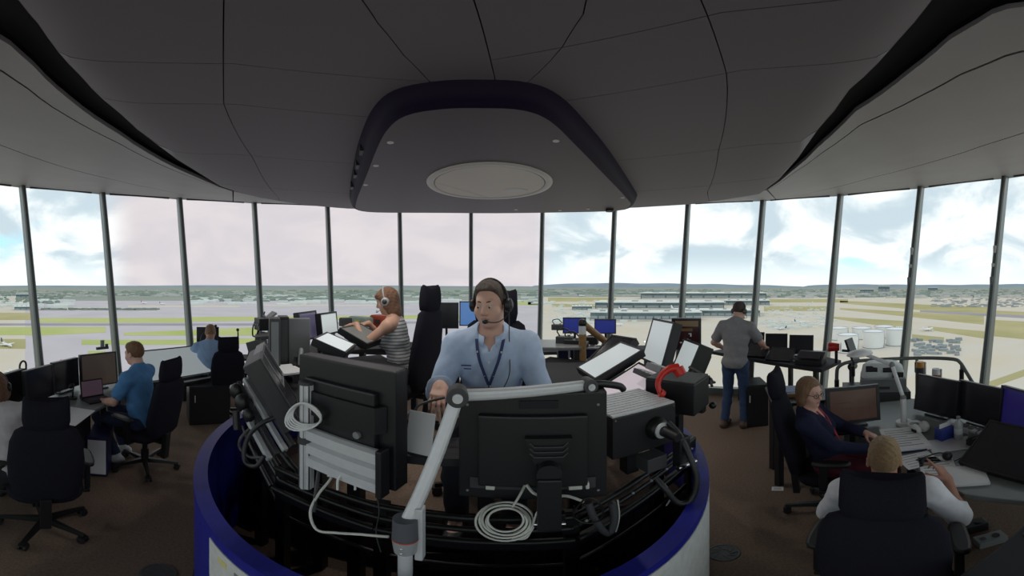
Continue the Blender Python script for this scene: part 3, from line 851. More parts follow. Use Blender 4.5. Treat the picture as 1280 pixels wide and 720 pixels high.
def person(label, loc, a, P):
    """P holds pose (joint targets in metres, x right, y forward, z up from the base), clothes and hair. Body is one mesh; clothes, hair and shoes are its children"""
    h = P.get('h', .008); fem = P.get('fem', False); F = Fig()
    hip = np.array(P.get('hip', (0, 0, .56)), float); nb = np.array(P.get('neck', (0, .0, 1.09)), float)
    t = unit(nb - hip); L = np.linalg.norm(nb - hip); sc = L / .53
    xr = unit(P.get('right', (1, 0, 0))); xr = unit(xr - t * (xr @ t)); f = np.cross(t, xr); B = np.stack([xr, f, t], 1)
    T = lambda x, y, z: hip + B @ np.array((x, y, z)) * sc
    bw = P.get('bulk', 1.0); shw = P.get('shw', .165 if fem else .188)
    # trunk
    F.ell(T(0, -.005, .0), (np.array((.165, .115, .10)) * sc * bw), B, .05, 'pelvis')
    F.ell(T(0, .0, .16), (np.array((.135 if fem else .148, .10, .13)) * sc * bw), B, .05, 'torso')
    F.ell(T(0, .0, .34), (np.array((.145 if fem else .168, .108, .17)) * sc * bw), B, .05, 'torso')
    F.ell(T(0, -.005, .44), (np.array((.13 if fem else .158, .088, .09)) * sc * bw), B, .05, 'torso')
    if fem:
        for s in (-1, 1): F.ell(T(.07 * s, .085, .33), (.062, .058, .065), B, .03, 'torso')
    sh = {}
    for s, n in ((-1, 'L'), (1, 'R')):
        dz = P.get('shrug', {}).get(n, 0)
        sh[n] = T(shw * s / sc, .0, .475 + dz)
        F.cone(T(.02 * s, -.01, .51), sh[n], .045 * bw, .056 * bw, .05, 'torso')
        F.cone(T(.0, -.015, .56), T(.12 * s, -.015, .485), .045, .04, .04, 'torso')
    # head
    hc = np.array(P.get('head', nb + np.array((0, .03, .155))), float); Rh = P.get('Rh', np.eye(3)); hs = P.get('hs', .96 if fem else 1.0)
    H = lambda x, y, z: hc + Rh @ np.array((x, y, z)) * hs
    F.cone(T(0, -.01, .50), H(0, -.03, -.055), .062 if not fem else .05, (.056 if not fem else .046), .035, 'neck')
    e_ = lambda c, r, k, sub=False, R=None: F.ell(H(*c), np.array(r) * hs, Rh if R is None else Rh @ R, k, 'head', sub)
    e_((0, -.014, .030), (.0745, .097, .091), .02)
    e_((0, .026, -.028), (.0625 if not fem else .060, .068, .088), .03)
    e_((0, .030, -.072), (.051 if not fem else .044, .052, .043), .03)
    e_((0, .072, -.098), (.021, .017, .015), .025)
    F.cone(H(-.036, .080, .020), H(.036, .080, .020), .011 * hs, .011 * hs, .018, 'head')
    for s in (-1, 1):
        e_((s * .032, .106, -.001), (.020, .020, .013), .012, True)
        e_((s * .045, .058, -.035), (.022, .022, .022), .03)
        e_((s * .031, .0824, .0066), (.0155, .0125, .0078), .005)
        e_((s * .031, .0815, -.0108), (.0145, .012, .005), .005)
        e_((s * .079, -.006, -.010), (.009, .019, .031), .008, False, np.array(Matrix.Rotation(-.35 * s, 3, 'Z')))
        e_((s * .088, -.002, -.006), (.006, .009, .014), .006, True)
        F.cone(H(s * .006, .100, -.038), H(s * .012, .096, -.038), .0075 * hs, .0075 * hs, .008, 'head')
    F.cone(H(0, .090, .010), H(0, .112, -.030), .0072 * hs, .0112 * hs, .014, 'head')
    mw = .021
    for x0, x1, z0, z1, r, y0, y1 in ((-mw, 0, -.066, -.0625, .005, .082, .0905), (0, mw, -.0625, -.066, .005, .0905, .082), (-mw * .8, 0, -.071, -.0725, .0058, .083, .0895), (0, mw * .8, -.0725, -.071, .0058, .0895, .083)):
        F.cone(H(x0, y0, z0), H(x1, y1, z1), r * hs, r * hs, .005, 'head')
    F.cone(H(-mw, .090, -.0675), H(mw, .090, -.0675), .0016, .0016, .003, 'head', True)
    # arms and hands
    l1, l2 = (.27, .235) if fem else (.29, .25)
    ar = .88 if fem else 1.0
    arms = {}
    for n, s in (('L', -1), ('R', 1)):
        A = P.get('arm' + n, dict(wr=(s * .2, .3, .75)))
        el, wr = ik(sh[n], A['wr'], l1, l2, A.get('pole', (s * .6, -.5, -.6))); arms[n] = (el, wr)
        F.cone(sh[n], el, .052 * ar * bw, .040 * ar, .03, 'arm' + n); F.cone(el, el + (wr - el) * .35, .041 * ar, .041 * ar, .02, 'fore' + n); F.cone(el + (wr - el) * .35, wr, .041 * ar, .027 * ar, .02, 'fore' + n)
        fw = A.get('fwd', wr - el); hand(F, wr, fw, A.get('pn', (0, 0, -1)), n, A.get('curl', (.35, .45, .4)), A.get('spread', .06), A.get('thumb', (.6, .7, .35)), .92 if fem else 1.0, A.get('tcurl', .3), A.get('fing'))
    # legs
    legs = {}
    for n, s in (('L', -1), ('R', 1)):
        hj = T(.092 * s, 0, -.015); Gd = P.get('leg' + n)
        kn, an = np.array(Gd['knee'], float), np.array(Gd['ankle'], float); legs[n] = (kn, an)
        F.cone(hj, kn, .083 * bw, .056, .04, 'thigh' + n); F.cone(kn, kn + (an - kn) * .35, .054, .053, .02, 'calf' + n); F.cone(kn + (an - kn) * .35, an, .053, .036, .02, 'calf' + n)
        toe = np.array(Gd.get('toe', an + np.array((0, .15, -.06))), float)
        F.cone(an, toe, .038, .026, .02, 'foot' + n); F.cone(an, an + np.array((0, -.03, -.035)), .036, .034, .02, 'foot' + n)
    sk = skin_mat(P.get('skin', 'fair'), P.get('skinc', (0.50, 0.30, 0.225)))
    V, Fc = skin(F.p, h)
    lipm = mat('lip_' + ('f' if fem else 'm'), (0.46, 0.17, 0.15) if fem else (0.47, 0.24, 0.20), 0.45)
    cen_ = V[Fc].mean(1); loc_h = (cen_ - hc) @ Rh / hs
    lx_ = np.abs(loc_h[:, 0]) / (mw * 1.02)
    mi = ((lx_ < 1) & (loc_h[:, 1] > .080) & (np.abs(loc_h[:, 2] + .0675) < .0095 * np.sqrt(np.maximum(0, 1 - lx_ ** 2)))).astype(int)
    body = mesh_np('person', V, Fc, [sk, lipm], None, mi)
    body.location = loc; body.rotation_euler = (0, 0, -a)
    tag(body, label, 'person', P.get('group'))
    if not P.get('noeyes'):
        for s in (-1, 1):
            g = P.get('gaze', (0, 0)); d = Rh @ np.array((g[0], 1, g[1])); d = unit(d)
            b = MB(); c = H(s * .031, .0822, -.0020); b.ball(c, .0128 * hs, 10)
            b.cyl(c + d * .0112 * hs, c + d * .0136 * hs, .0062 * hs, .0045 * hs, 10, 1)
            b.build('eye', [M_eye, M_iris], body)
            eb = MB(); hb_ = P.get('brow', (0.10, 0.065, 0.045))
            eb.tube([H(s * x, y, z) for x, y, z in ((.014, .0945, .0195), (.026, .0935, .0235), (.038, .087, .0235), (.047, .077, .019))], [.0022 * hs, .0034 * hs, .0028 * hs, .0012 * hs], 6)
            eb.build('eyebrow', mat('brow_%d' % int(hb_[0] * 1000), hb_, 0.9), body)
    # hair
    hm = P.get('hair', (0.10, 0.065, 0.045)); hmat = mat('hair_%d_%d' % (int(hm[0] * 1000), int(hm[2] * 1000)), hm, 0.6, noise=0.4, nscale=120, bump=0.7, bscale=260, color2=tuple(x * 1.5 for x in hm))
    st = P.get('hairstyle', 'short'); hf = Fig(); ph = rng.uniform(0, 6)
    def rip(X, Y, Z): return .0018 * np.sin(150 * X + 60 * Z + ph) * np.sin(70 * Y + 130 * Z + 1 + ph) + .0014 * np.sin(230 * Y + ph * 2 + 90 * X)
    hl = lambda c, r, k=.02, sub=False: hf.ell(H(*c), np.array(r) * hs, Rh, k, 'hair', sub)
    def local(X, Y, Z):
        x, y, z = X - hc[0], Y - hc[1], Z - hc[2]
        return [(Rh[0, i] * x + Rh[1, i] * y + Rh[2, i] * z) / hs for i in range(3)]
    if st == 'short':
        hl((0, -.014, .031), (.0805, .103, .098)); vol = P.get('quiff', .010)
        hl((0, .030, .080), (.062, .058, .026 + vol), .03)
        fh = P.get('hairline', .066)
        def cutf(X, Y, Z):
            x, y, z = local(X, Y, Z)
            zb = np.interp(y, [-.12, -.085, -.05, -.022, -.004, .018, .040, .062, .095], [-.062, -.060, -.040, -.022, -.03, -.025, .030, fh - .012, fh])
            return (zb + .25 * np.maximum(0, np.abs(x) - .03) * (y > .03) - z) * .8 * hs
    elif st == 'bald':
        hl((0, -.014, .026), (.081, .101, .092))
        def cutf(X, Y, Z):
            x, y, z = local(X, Y, Z)
            zb = np.interp(y, [-.12, -.085, -.05, -.022, .0, .03, .06], [-.06, -.058, -.04, -.02, -.02, .02, .07])
            return (zb - z) * .8 * hs
    else:   # long hair falling behind the shoulders or to the jaw
        ll = P.get('hairlen', .20)
        hl((0, -.014, .030), (.086, .106, .098)); hl((0, -.045, -.05 - ll * .25), (.082, .062, .06 + ll * .45), .05)
        for s in (-1, 1):
            hf.cone(H(.072 * s, .01, .03), H(.078 * s, .0, -.06), .026 * hs, .022 * hs, .03, 'hair')
            hf.cone(H(.078 * s, .0, -.06), H(.070 * s, -.01, -.06 - ll * .6), .022 * hs, .014 * hs, .03, 'hair')
        if P.get('fringe', True): hf.cone(H(-.045, .070, .066), H(.045, .070, .066), .024 * hs, .024 * hs, .03, 'hair')
        fr_ = .034 if P.get('fringe', True) else .066
        def cutf(X, Y, Z):
            x, y, z = local(X, Y, Z)
            zb = np.interp(y, [-.02, .030, .048, .066, .095], [-1.0, -.20, .0, fr_, fr_ + .004])
            return (zb - z) * .6 * hs
    V, Fc = skin(hf.p, min(h, .006), 0, cutf, rip)
    mesh_np('hair', V, Fc, hmat, body)
    # clothes
    top = P['top']; seedp = rng.uniform(0, 6, 4)
    def wr_(X, Y, Z): return .0030 * np.sin(38 * Z + 22 * X + seedp[0]) * np.sin(25 * Y + 14 * X + seedp[1]) + .0018 * np.sin(70 * (Z + .6 * X) + seedp[2]) * np.sin(40 * (Y - X) + seedp[3])
    def sel(*tags): return [q for q in F.p if any(q[6] == tg for tg in tags) and not q[7]]
    pr = sel('pelvis', 'torso'); sl = top.get('sleeve', 'short'); q2 = Fig()
    for n in ('L', 'R'):
        el, wr = arms[n]
        if sl == 'short': q2.cone(sh[n], sh[n] + (el - sh[n]) * .78, .058 * ar * bw, .052 * ar, .03, '', False, 1.0)
        elif sl in ('long', 'rolled'):
            q2.cone(sh[n], el, .057 * ar * bw, .046 * ar, .03); fr2 = .97 if sl == 'long' else top.get('roll', {}).get(n, .35)
            q2.cone(el, el + (wr - el) * fr2, .047 * ar, (.047 if sl == 'rolled' else .036) * ar, .02, '', False, 1.0)
    nr = top.get('neck', .085); nf = top.get('neckf', .03); low = top.get('hem', -.06)
    nc_ = T(0, nf, .555)
    if sl == 'none':
        pr = [q for q in pr if not (q[0] == 'c')] ; q2.cone(T(-.10, -.01, .47), T(-.095, -.01, .40), .03, .04, .04); q2.cone(T(.10, -.01, .47), T(.095, -.01, .40), .03, .04, .04)
    vneck = top.get('v', 0)
    def cutt(X, Y, Z):
        d = nr - np.sqrt((X - nc_[0]) ** 2 + (Y - nc_[1]) ** 2 + ((Z - nc_[2]) * .8) ** 2)
        x, y, z = X - hip[0], Y - hip[1], Z - hip[2]
        lx = xr[0] * x + xr[1] * y + xr[2] * z; ly = f[0] * x + f[1] * y + f[2] * z; lz = t[0] * x + t[1] * y + t[2] * z
        if vneck: d = np.maximum(d, np.where(ly > .02, (lz - (.52 - vneck) * sc - np.abs(lx) * 2.2) * .4, -1))
        return np.maximum(d, (low * sc - lz))
    V, Fc = skin(pr + q2.p, h, .010 + top.get('loose', 0), cutt, wr_)
    mesh_np(top['name'], V, Fc, top['mat'], body)
    if top.get('collar'):
        c_ = MB(); n = 22; Pp = []; up = unit(hc - nb)
        for i in range(n + 1):
            q = math.radians(22) + math.radians(316) * i / n; ca, sa = math.sin(q), math.cos(q)
            for rr_, zz in ((.066, .055), (.072, .058), (.088, .015 - .012 * max(0, sa)), (.080, .0)):
                Pp.append(T(ca * rr_ * 1.0, sa * rr_ * .95 + .004 + (.012 if sa > 0 else 0), .505 + zz - .022 * max(0, sa)))
        Fq = [(i * 4 + k, i * 4 + (k + 1) % 4, (i + 1) * 4 + (k + 1) % 4, (i + 1) * 4 + k) for i in range(n) for k in range(4)]
        c_.add(Pp, Fq, 0, True); c_.build('collar', top.get('collarmat', top['mat']), body, recalc=True)
    bt = P['bottom']
    zt = hip + t * .09 * sc
    def cutb(X, Y, Z):
        d = (X - zt[0]) * t[0] + (Y - zt[1]) * t[1] + (Z - zt[2]) * t[2]
        return d
    q3 = sel('pelvis', 'thighL', 'thighR', 'calfL', 'calfR'); q4 = []
    for q in q3:
        q = list(q)
        if q[6].startswith('calf') and q[4] < .04: q[4] = .046; q[8] = .97
        q4.append(tuple(q))
    V, Fc = skin(q4, max(h, .007), .010, cutb, wr_)
    mesh_np(bt['name'], V, Fc, bt['mat'], body)
    for n, s in (('L', -1), ('R', 1)):
        if P.get('noshoes'): continue
        an = legs[n][1]; toe = np.array(P['leg' + n].get('toe', an + np.array((0, .15, -.06))), float); hl_ = an + np.array((0, 0, -.06)) - unit((toe - an) * np.array((1, 1, 0))) * .05
        q5 = Fig().cone(hl_, toe, .044, .034, .02).cone(an + np.array((0, 0, -.01)), hl_ * .6 + toe * .4, .044, .036, .03)
        zf = min(toe[2], hl_[2]) - .034
        V, Fc = skin(q5.p, .007, .008, lambda X, Y, Z: zf - Z + 0 * X + 0 * Y)
        so = mesh_np('shoe', V, Fc, P.get('shoemat', M_black), body)
        if P.get('stripes'):
            dx = unit((toe - hl_) * np.array((1, 1, 0))); sx = np.array((dx[1], -dx[0], 0))
            for k in range(3):
                for s2 in (-1, 1):
                    m_ = hl_ + dx * (.085 + .022 * k) + sx * s2 * .046
                    MB().tube([m_ + np.array((0, 0, -.02)), m_ - sx * s2 * .008 + np.array((0, 0, .022)) - dx * .012], .005, 5).build('stripe', M_black, so)
    body['_'] = 0; del body['_']
    return body, dict(H=H, T=T, hc=hc, Rh=Rh, hs=hs, arms=arms, sh=sh, B=B, t=t, f=f, xr=xr)
def headset(label, body, J, side='L', boom=True, cups=2, m=None):
    """headband, ear cups and microphone, worn by a figure"""
    o = thing('headset', label, 'headset', body.location, 0); o.rotation_euler = body.rotation_euler
    H = J['H']; m = m or M_black
    o2 = MB().tube([H(.094 * math.sin(q), -.004, .012 + .118 * math.cos(q)) for q in np.linspace(-1.45, 1.45, 18)], .0075, 8); o2.build('headband', m, o)
    for s in (-1, 1):
        c = MB(); R_ = Matrix([list(r) for r in (J['Rh'] @ np.array([[0, 0, s], [1, 0, 0], [0, s, 0]], float))])
        c.lathe([(.014, -.014), (.034, -.012), (.038, .0), (.036, .014), (.024, .022), (.004, .023)], H(s * .094, -.004, -.008), 18, 0, R_); e = c.build('ear_cup', m, o)
        MB().lathe([(.012, .0225), (.022, .0235), (.004, .0245)], H(s * .094, -.004, -.008), 14, 0, R_).build('cap', M_dgrey, e)
    if boom:
        s = -1 if side == 'L' else 1
        MB().tube(spline([H(s * .108, .0, -.02), H(s * .102, .045, -.055), H(s * .07, .098, -.078), H(s * .022, .122, -.074)], 5), .0028, 6).build('boom', m, o)
        MB().ball(H(s * .014, .124, -.072), .0125, 8, 0, (1.3, .9, .9)).build('microphone', m, o)
    return o
M_jeans = mat('jeans_blue', (0.045, 0.085, 0.19), 0.9, noise=0.3, nscale=40, bump=0.3, bscale=700)
M_darktr = mat('dark_trousers', (0.018, 0.018, 0.026), 0.9, bump=0.2, bscale=500)
SIT = dict(legL=dict(knee=(-.13, .44, .55), ankle=(-.13, .46, .11)), legR=dict(knee=(.13, .44, .55), ankle=(.13, .46, .11)))

# ------------------------------------------------------------------ furniture builders
def loft(secs, n=20, e=3.2, M=None, c=(0, 0, 0)):
    """rounded-rectangle sections (z, y, width, depth[, dip]) lofted upwards into a pad"""
    b = MB(); P = []; M3 = M or Matrix.Identity(3)
    for s_ in secs:
        z, y, w_, d = s_[:4]; dip = s_[4] if len(s_) > 4 else 0
        for i in range(n):
            q = 2 * PI * i / n; cx_, sx_ = math.cos(q), math.sin(q)
            x = w_ / 2 * math.copysign(abs(cx_) ** (2 / e), cx_); yy = d / 2 * math.copysign(abs(sx_) ** (2 / e), sx_)
            P.append(M3 @ Vector((x, y + yy, z - dip * (1 - (2 * x / w_) ** 2))) + Vector(c))
    m = len(secs)
    F = [(j * n + i, j * n + (i + 1) % n, (j + 1) * n + (i + 1) % n, (j + 1) * n + i) for j in range(m - 1) for i in range(n)]
    b.add(P, F, 0, True); b.add(P[:n], [tuple(range(n))[::-1]], 0, True); b.add(P[-n:], [tuple(range(n))], 0, True)
    return b
def office_chair(label, loc, a, head=True, tall=0.0, spin=0.3, rec=.12, group=None):
    """swivel chair; sitter faces azimuth a"""
    o = thing('office_chair', label, 'chair', loc, a, group)
    loft([(.405, .02, .40, .40), (.42, .02, .48, .48), (.455, .02, .52, .52), (.485, .02, .51, .51), (.50, .02, .44, .44)]).build('seat', M_fabric, o)
    R = rx(rec); c = (0, -.22, .46)
    loft([(.02, 0, .30, .07), (.06, 0, .40, .10), (.20, .015, .46, .12), (.36, .005, .47, .11), (.52, 0, .44, .10), (.60 + tall * .5, 0, .38, .08), (.63 + tall * .5, 0, .30, .04)], 20, 3.2, R, c).build('backrest', M_fabric, o)
    if head:
        t_ = tall * .5
        loft([(.60 + t_, .01, .16, .05), (.63 + t_, .01, .27, .085), (.68 + t_, .01, .29, .10), (.76 + t_, .015, .285, .095), (.82 + t_, .02, .28, .07, .018), (.84 + t_, .02, .262, .03, .032)], 20, 4, R, c).build('headrest', M_fabric, o)
    MB().box((0, -.26, .36), (.07, .05, .30), rx(.10)).box((0, -.12, .385), (.07, .26, .03)).build('back_bracket', M_black, o, bevel=.006)
    MB().box((0, .0, .385), (.20, .26, .05)).build('tilt_mechanism', M_black, o, bevel=.01)
    for s in (-1, 1):
        p = loft([(.655, .02, .055, .22), (.665, .02, .085, .26), (.685, .02, .088, .265), (.695, .02, .06, .24)], 16, 3).v
        q = MB(); q.v = [(x + s * .29, y, z) for x, y, z in p]; k = loft([(.655, .02, .055, .22), (.665, .02, .085, .26), (.685, .02, .088, .265), (.695, .02, .06, .24)], 16, 3); q.f, q.m, q.s = k.f, k.m, k.s
        arm = q.build('armrest', M_black, o)
        MB().box((s * .285, -.03, .55), (.035, .06, .22)).box((s * .21, -.03, .415), (.18, .06, .03)).build('arm_post', M_black, arm, bevel=.006)
    MB().cyl((0, 0, .12), (0, 0, .38), .028, n=12).cyl((0, 0, .10), (0, 0, .24), .04, n=12).build('gas_column', M_blackm, o)
    for i in range(5):
        q = spin + 2 * PI * i / 5; d = Vector((math.cos(q), math.sin(q), 0)); u = Vector((-d.y, d.x, 0))
        b = MB(); P = []
        for r, wd, z0, z1 in ((.02, .055, .075, .125), (.18, .042, .078, .112), (.33, .03, .070, .092)):
            for sx_, zz in ((-1, z0), (1, z0), (.7, z1), (-.7, z1)): P.append(d * r + u * sx_ * wd / 2 + Vector((0, 0, zz)))
        b.add(P, [(0, 1, 2, 3), (8, 11, 10, 9)] + [(j * 4 + k, (j + 1) * 4 + k, (j + 1) * 4 + (k + 1) % 4, j * 4 + (k + 1) % 4) for j in range(2) for k in range(4)])
        lg = b.build('base_leg', M_blackm, o, recalc=True)
        e = d * .315; g = MB()
        for s in (-1, 1): g.cyl(e + u * (.012 * s) + Vector((0, 0, .031)), e + u * (.028 * s) + Vector((0, 0, .031)), .031, n=12)
        g.cyl(e + Vector((0, 0, .03)), e + Vector((0, 0, .075)), .01, n=8).box(e + Vector((0, 0, .055)), (.05, .05, .022), rz(q))
        g.build('caster', M_black, lg)
    return o

def screen_mat(name, c, e=0.0, rough=.18, lines=None):
    m = mat(name, c, rough, emit=(c, e) if e else None)
    return m
M_scr = screen_mat('screen_off', (0.022, 0.022, 0.028), 0, .22)
M_scrb = screen_mat('screen_brownish', (0.060, 0.042, 0.034), .25)
M_scrl = screen_mat('screen_pale_lit', (0.50, 0.55, 0.56), .42, .3)
M_scrp = screen_mat('screen_pinkish_lit', (0.56, 0.50, 0.54), .42, .3)
M_scrblue = screen_mat('screen_blue_lit', (0.02, 0.03, 0.20), .3, .25)
M_scrv = screen_mat('screen_violet', (0.09, 0.08, 0.14), .35, .2)
def monitor(label, c, a, tilt, w, h, dep=.05, scr=None, base=None, roll=0.0, bez=.016, name='monitor', body=None, mark=None, foot=True):
    """flat display; c is the centre of its screen face, screen looks along azimuth a, tilt leans it back"""
    scr = scr or M_scr; body = body or M_black; c = Vector(c)
    bz = base if base is not None else c.z - h / 2 * math.cos(tilt) - .02
    o = thing(name, label, 'monitor', (c.x, c.y, bz), a)
    R = rx(tilt) @ ry(roll); k = Vector((0, 0, c.z - bz))
    W, H_ = w + 2 * bez, h + 2 * bez
    bd = MB()
    bd.box(k + R @ Vector((0, -dep * .5 - .001, 0)), (W, dep, H_), R)
    bd.build('casing', body, o, bevel=min(.006, dep * .2))
    s = MB(); s.box(k + R @ Vector((0, .0005, 0)), (w, .003, h), R); s.build('screen', scr, o)
    hb_ = MB(); hb_.box(k + R @ Vector((0, -dep - .014, 0)), (W * .72, .03, H_ * .66), R @ rx(PI / 2) @ rx(-PI / 2), taper=(1, 1)); hb_.build('rear_housing', body, o, bevel=.008)
    fr = MB()
    for sx_ in (-1, 1): fr.box(k + R @ Vector((sx_ * (w + bez) / 2, .002, 0)), (bez * .9, .006, H_), R)
    for sz in (-1, 1): fr.box(k + R @ Vector((0, .002, sz * (h + bez) / 2)), (w, .006, bez * .9), R)
    fr.build('bezel', body, o)
    if mark:
        for (x, z, ww, hh, mm) in mark:
            MB().box(k + R @ Vector((x * w, .0022, z * h)), (ww * w, .0012, hh * h), R).build('screen_window', mm, o)
    if foot and base is not None:
        q = k + R @ Vector((0, -dep - .03, -.02))
        MB().tube([q, (q.x, q.y - .02, q.z - .05), (q.x, q.y - .03, .02)], .018, 8).build('stand_neck', body, o)
        MB().box((q.x, q.y + .0, .008), (min(.24, w * .6), .17, .016)).build('stand_foot', body, o, bevel=.005)
    return o
def poly_table(name, label, cat, poly, z, th, m, legs=(), legm=None, apron=None, apm=None):
    cx_ = sum(p[0] for p in poly) / len(poly); cy_ = sum(p[1] for p in poly) / len(poly)
    A_ = sum(poly[i][0] * poly[(i + 1) % len(poly)][1] - poly[(i + 1) % len(poly)][0] * poly[i][1] for i in range(len(poly)))
    if A_ < 0: poly = poly[::-1]
    zb = legs[0][2] if legs and len(legs[0]) > 2 else 0.0
    o = thing(name, label, cat, (cx_, cy_, zb))
    L = [(x - cx_, y - cy_) for x, y in poly]
    MB().prism(L, z - th - zb, z - zb).build('worktop', m, o, bevel=.008)
    for l in legs:
        MB().box((l[0] - cx_, l[1] - cy_, (z - th - zb) / 2), (.06, .06, z - th - zb)).build('leg', legm or M_black, o, bevel=.004)
    return o
def cabinet(label, c, size, a, m, name='cabinet', doors=1, cat='cabinet', front=None):
    """box unit standing at c (base centre), front looks along a"""
    x, y, z = size; o = thing(name, label, cat, c, a)
    MB().box((0, 0, z / 2), (x, y, z)).build('carcass', m, o, bevel=.006)
    for i in range(doors):
        ww = x / doors; d = MB().box((-x / 2 + ww * (i + .5), y / 2 + .008, z / 2), (ww - .012, .016, z - .03)).build('door', front or m, o, bevel=.003)
        MB().box((-x / 2 + ww * (i + .5) + ww * .36, y / 2 + .024, z * .7), (.012, .018, .10)).build('handle', M_silver, d)
    return o
def flat(label, c, size, a, m, name='paper_sheet', cat='paper', tilt=0.0, group=None, lines=0, lm=None):
    o = thing(name, label, cat, c, a, group); R = rx(tilt)
    MB().box(R @ Vector((0, 0, size[2] / 2)), size, R).build('sheet', m, o)
    for i in range(lines):
        y = size[1] * (.36 - .72 * i / max(1, lines - 1)); wd = size[0] * (.75 if i % 3 else .5)
        MB().box(R @ Vector((-(size[0] * .8 - wd) / 2, y, size[2] + .0003)), (wd, size[1] * .025, .0006), R).build('print_line', lm or M_grey, o)
    return o
def cable(label, pts, r, m, name='cable', k=6, n=6):
    b = MB().tube(spline(pts, k), r, n); o = b.build(name, m); return tag(o, label, 'cable')

# ------------------------------------------------------------------ round supervisor podium in the middle of the room
DX, DY, DR = -0.373, 2.066, 1.44
def dp(th, r, z=0): return Vector((DX + r * math.sin(th), DY + r * math.cos(th), z))
def arcwall(th0, th1, r0, r1, z0, z1, m, name, parent, n=60, org=(0, 0, 0)):
    P = []
    for i in range(n + 1):
        q = th0 + (th1 - th0) * i / n
        for r, z in ((r0, z0), (r1, z0), (r1, z1), (r0, z1)): P.append(dp(q, r, z) - Vector(org))
    F = [(i * 4 + k, i * 4 + (k + 1) % 4, (i + 1) * 4 + (k + 1) % 4, (i + 1) * 4 + k) for i in range(n) for k in range(4)] + [(0, 1, 2, 3), (n * 4 + 3, n * 4 + 2, n * 4 + 1, n * 4)]
    b = MB().add(P, F, 0, False)
    for i in range(len(b.s)): b.s[i] = False
    return b.build(name, m, parent, recalc=True)
T0, T1 = math.radians(84), math.radians(284)
podium = thing('podium_wall', 'curved blue parapet wall round the raised middle podium', 'partition', (DX, DY, 0))
po = (DX, DY, 0)
arcwall(T0, T1, DR - .05, DR, 0, .965, M_blue, 'drum_shell', podium, 80, po)
arcwall(T0, T1, DR - .062, DR + .004, .965, 1.0, M_blue, 'top_rim', podium, 80, po)
arcwall(T0, T1, DR, DR + .012, 0, .10, M_black, 'plinth', podium, 60, po)
# sheets fixed to the outside
M_mar = mat('chart_white', (0.70, 0.71, 0.70), 0.7, noise=0.12, nscale=25, color2=(0.58, 0.60, 0.58))
M_yel = mat('chart_yellow', (0.68, 0.62, 0.25), 0.8); M_grn = mat('chart_pale_blue', (0.45, 0.55, 0.62), 0.8)
def drum_sheet(label, t0, t1, z0, z1, marks):
    q = dp((t0 + t1) / 2, DR + .003, z0); o = thing('wall_chart', label, 'chart', q)
    arcwall(t0, t1, DR + .001, DR + .005, z0, z1, M_mar, 'sheet', o, 24, q)
    for u0, u1, v0, v1, m in marks:
        arcwall(t0 + (t1 - t0) * u0, t0 + (t1 - t0) * u1, DR + .0045, DR + .0062, z0 + (z1 - z0) * v0, z0 + (z1 - z0) * v1, m, 'print_block', o, 5, q)
    return o
drum_sheet('large plain white sheet covering the right outside of the blue podium wall', math.radians(95), math.radians(160), .12, .955, ())
mk = []
for i in range(7):
    for j in range(9):
        if rng.random() < .75:
            u = .06 + i * .13 + rng.uniform(-.01, .01); v = .05 + j * .105; mk.append((u, u + rng.uniform(.05, .11), v, v + rng.uniform(.02, .06), [M_yel, M_yel, M_grn, M_grey][rng.integers(0, 4)]))
drum_sheet('printed chart with yellow patches stuck on the left outside of the blue podium wall', math.radians(164), math.radians(200.5), .25, .935, mk)

# raised platform inside (rear part)
pl = [dp(q, DR - .07) for q in np.linspace(math.radians(75), math.radians(-75), 40)]
plat = MB().prism([(p.x, p.y) for p in pl] + [(DX - 1.33, 1.72), (DX + 1.33, 1.72)], 0.0, 0.60)
po_ = plat.build('floor_platform', M_carpet); tag(po_, 'raised carpeted floor inside the podium', kind='structure')
# worktop ring
PZ = 0.60; WT = 1.30
def ringtop(label, t0, t1, r0, r1, z, m, name='console_worktop', legs=()):
    q = dp((t0 + t1) / 2, (r0 + r1) / 2, PZ); o = thing(name, label, 'desk', q)
    arcwall(t0, t1, r0, r1, z - .035, z, m, 'worktop', o, 30, q)
    for tt, rr in legs:
        p = dp(tt, rr, 0) - q; b0 = 0 if (dp(tt, rr).y > 1.75) else -PZ
        MB().box((p.x, p.y, (z - .035 - PZ + b0) / 2), (.06, .06, z - .035 - PZ - b0)).build('leg', M_black, o)
    return o
ringtop('dark curved worktop in front of the man in pale blue shirt', math.radians(118), math.radians(232), .70, .90, WT, M_darkdesk, legs=[(math.radians(q), .8) for q in (122, 160, 200, 228)])
ringtop('curved worktop at the left of the podium under the tilted white screen', math.radians(236), math.radians(318), .62, 1.28, WT, M_darkdesk, legs=[(math.radians(q), 1.15) for q in (243, 280, 312)])
ringtop('curved worktop at the right of the podium under the tilted screens', math.radians(34), math.radians(114), .62, 1.30, WT, M_darkdesk, legs=[(math.radians(q), 1.2) for q in (40, 75, 108)])

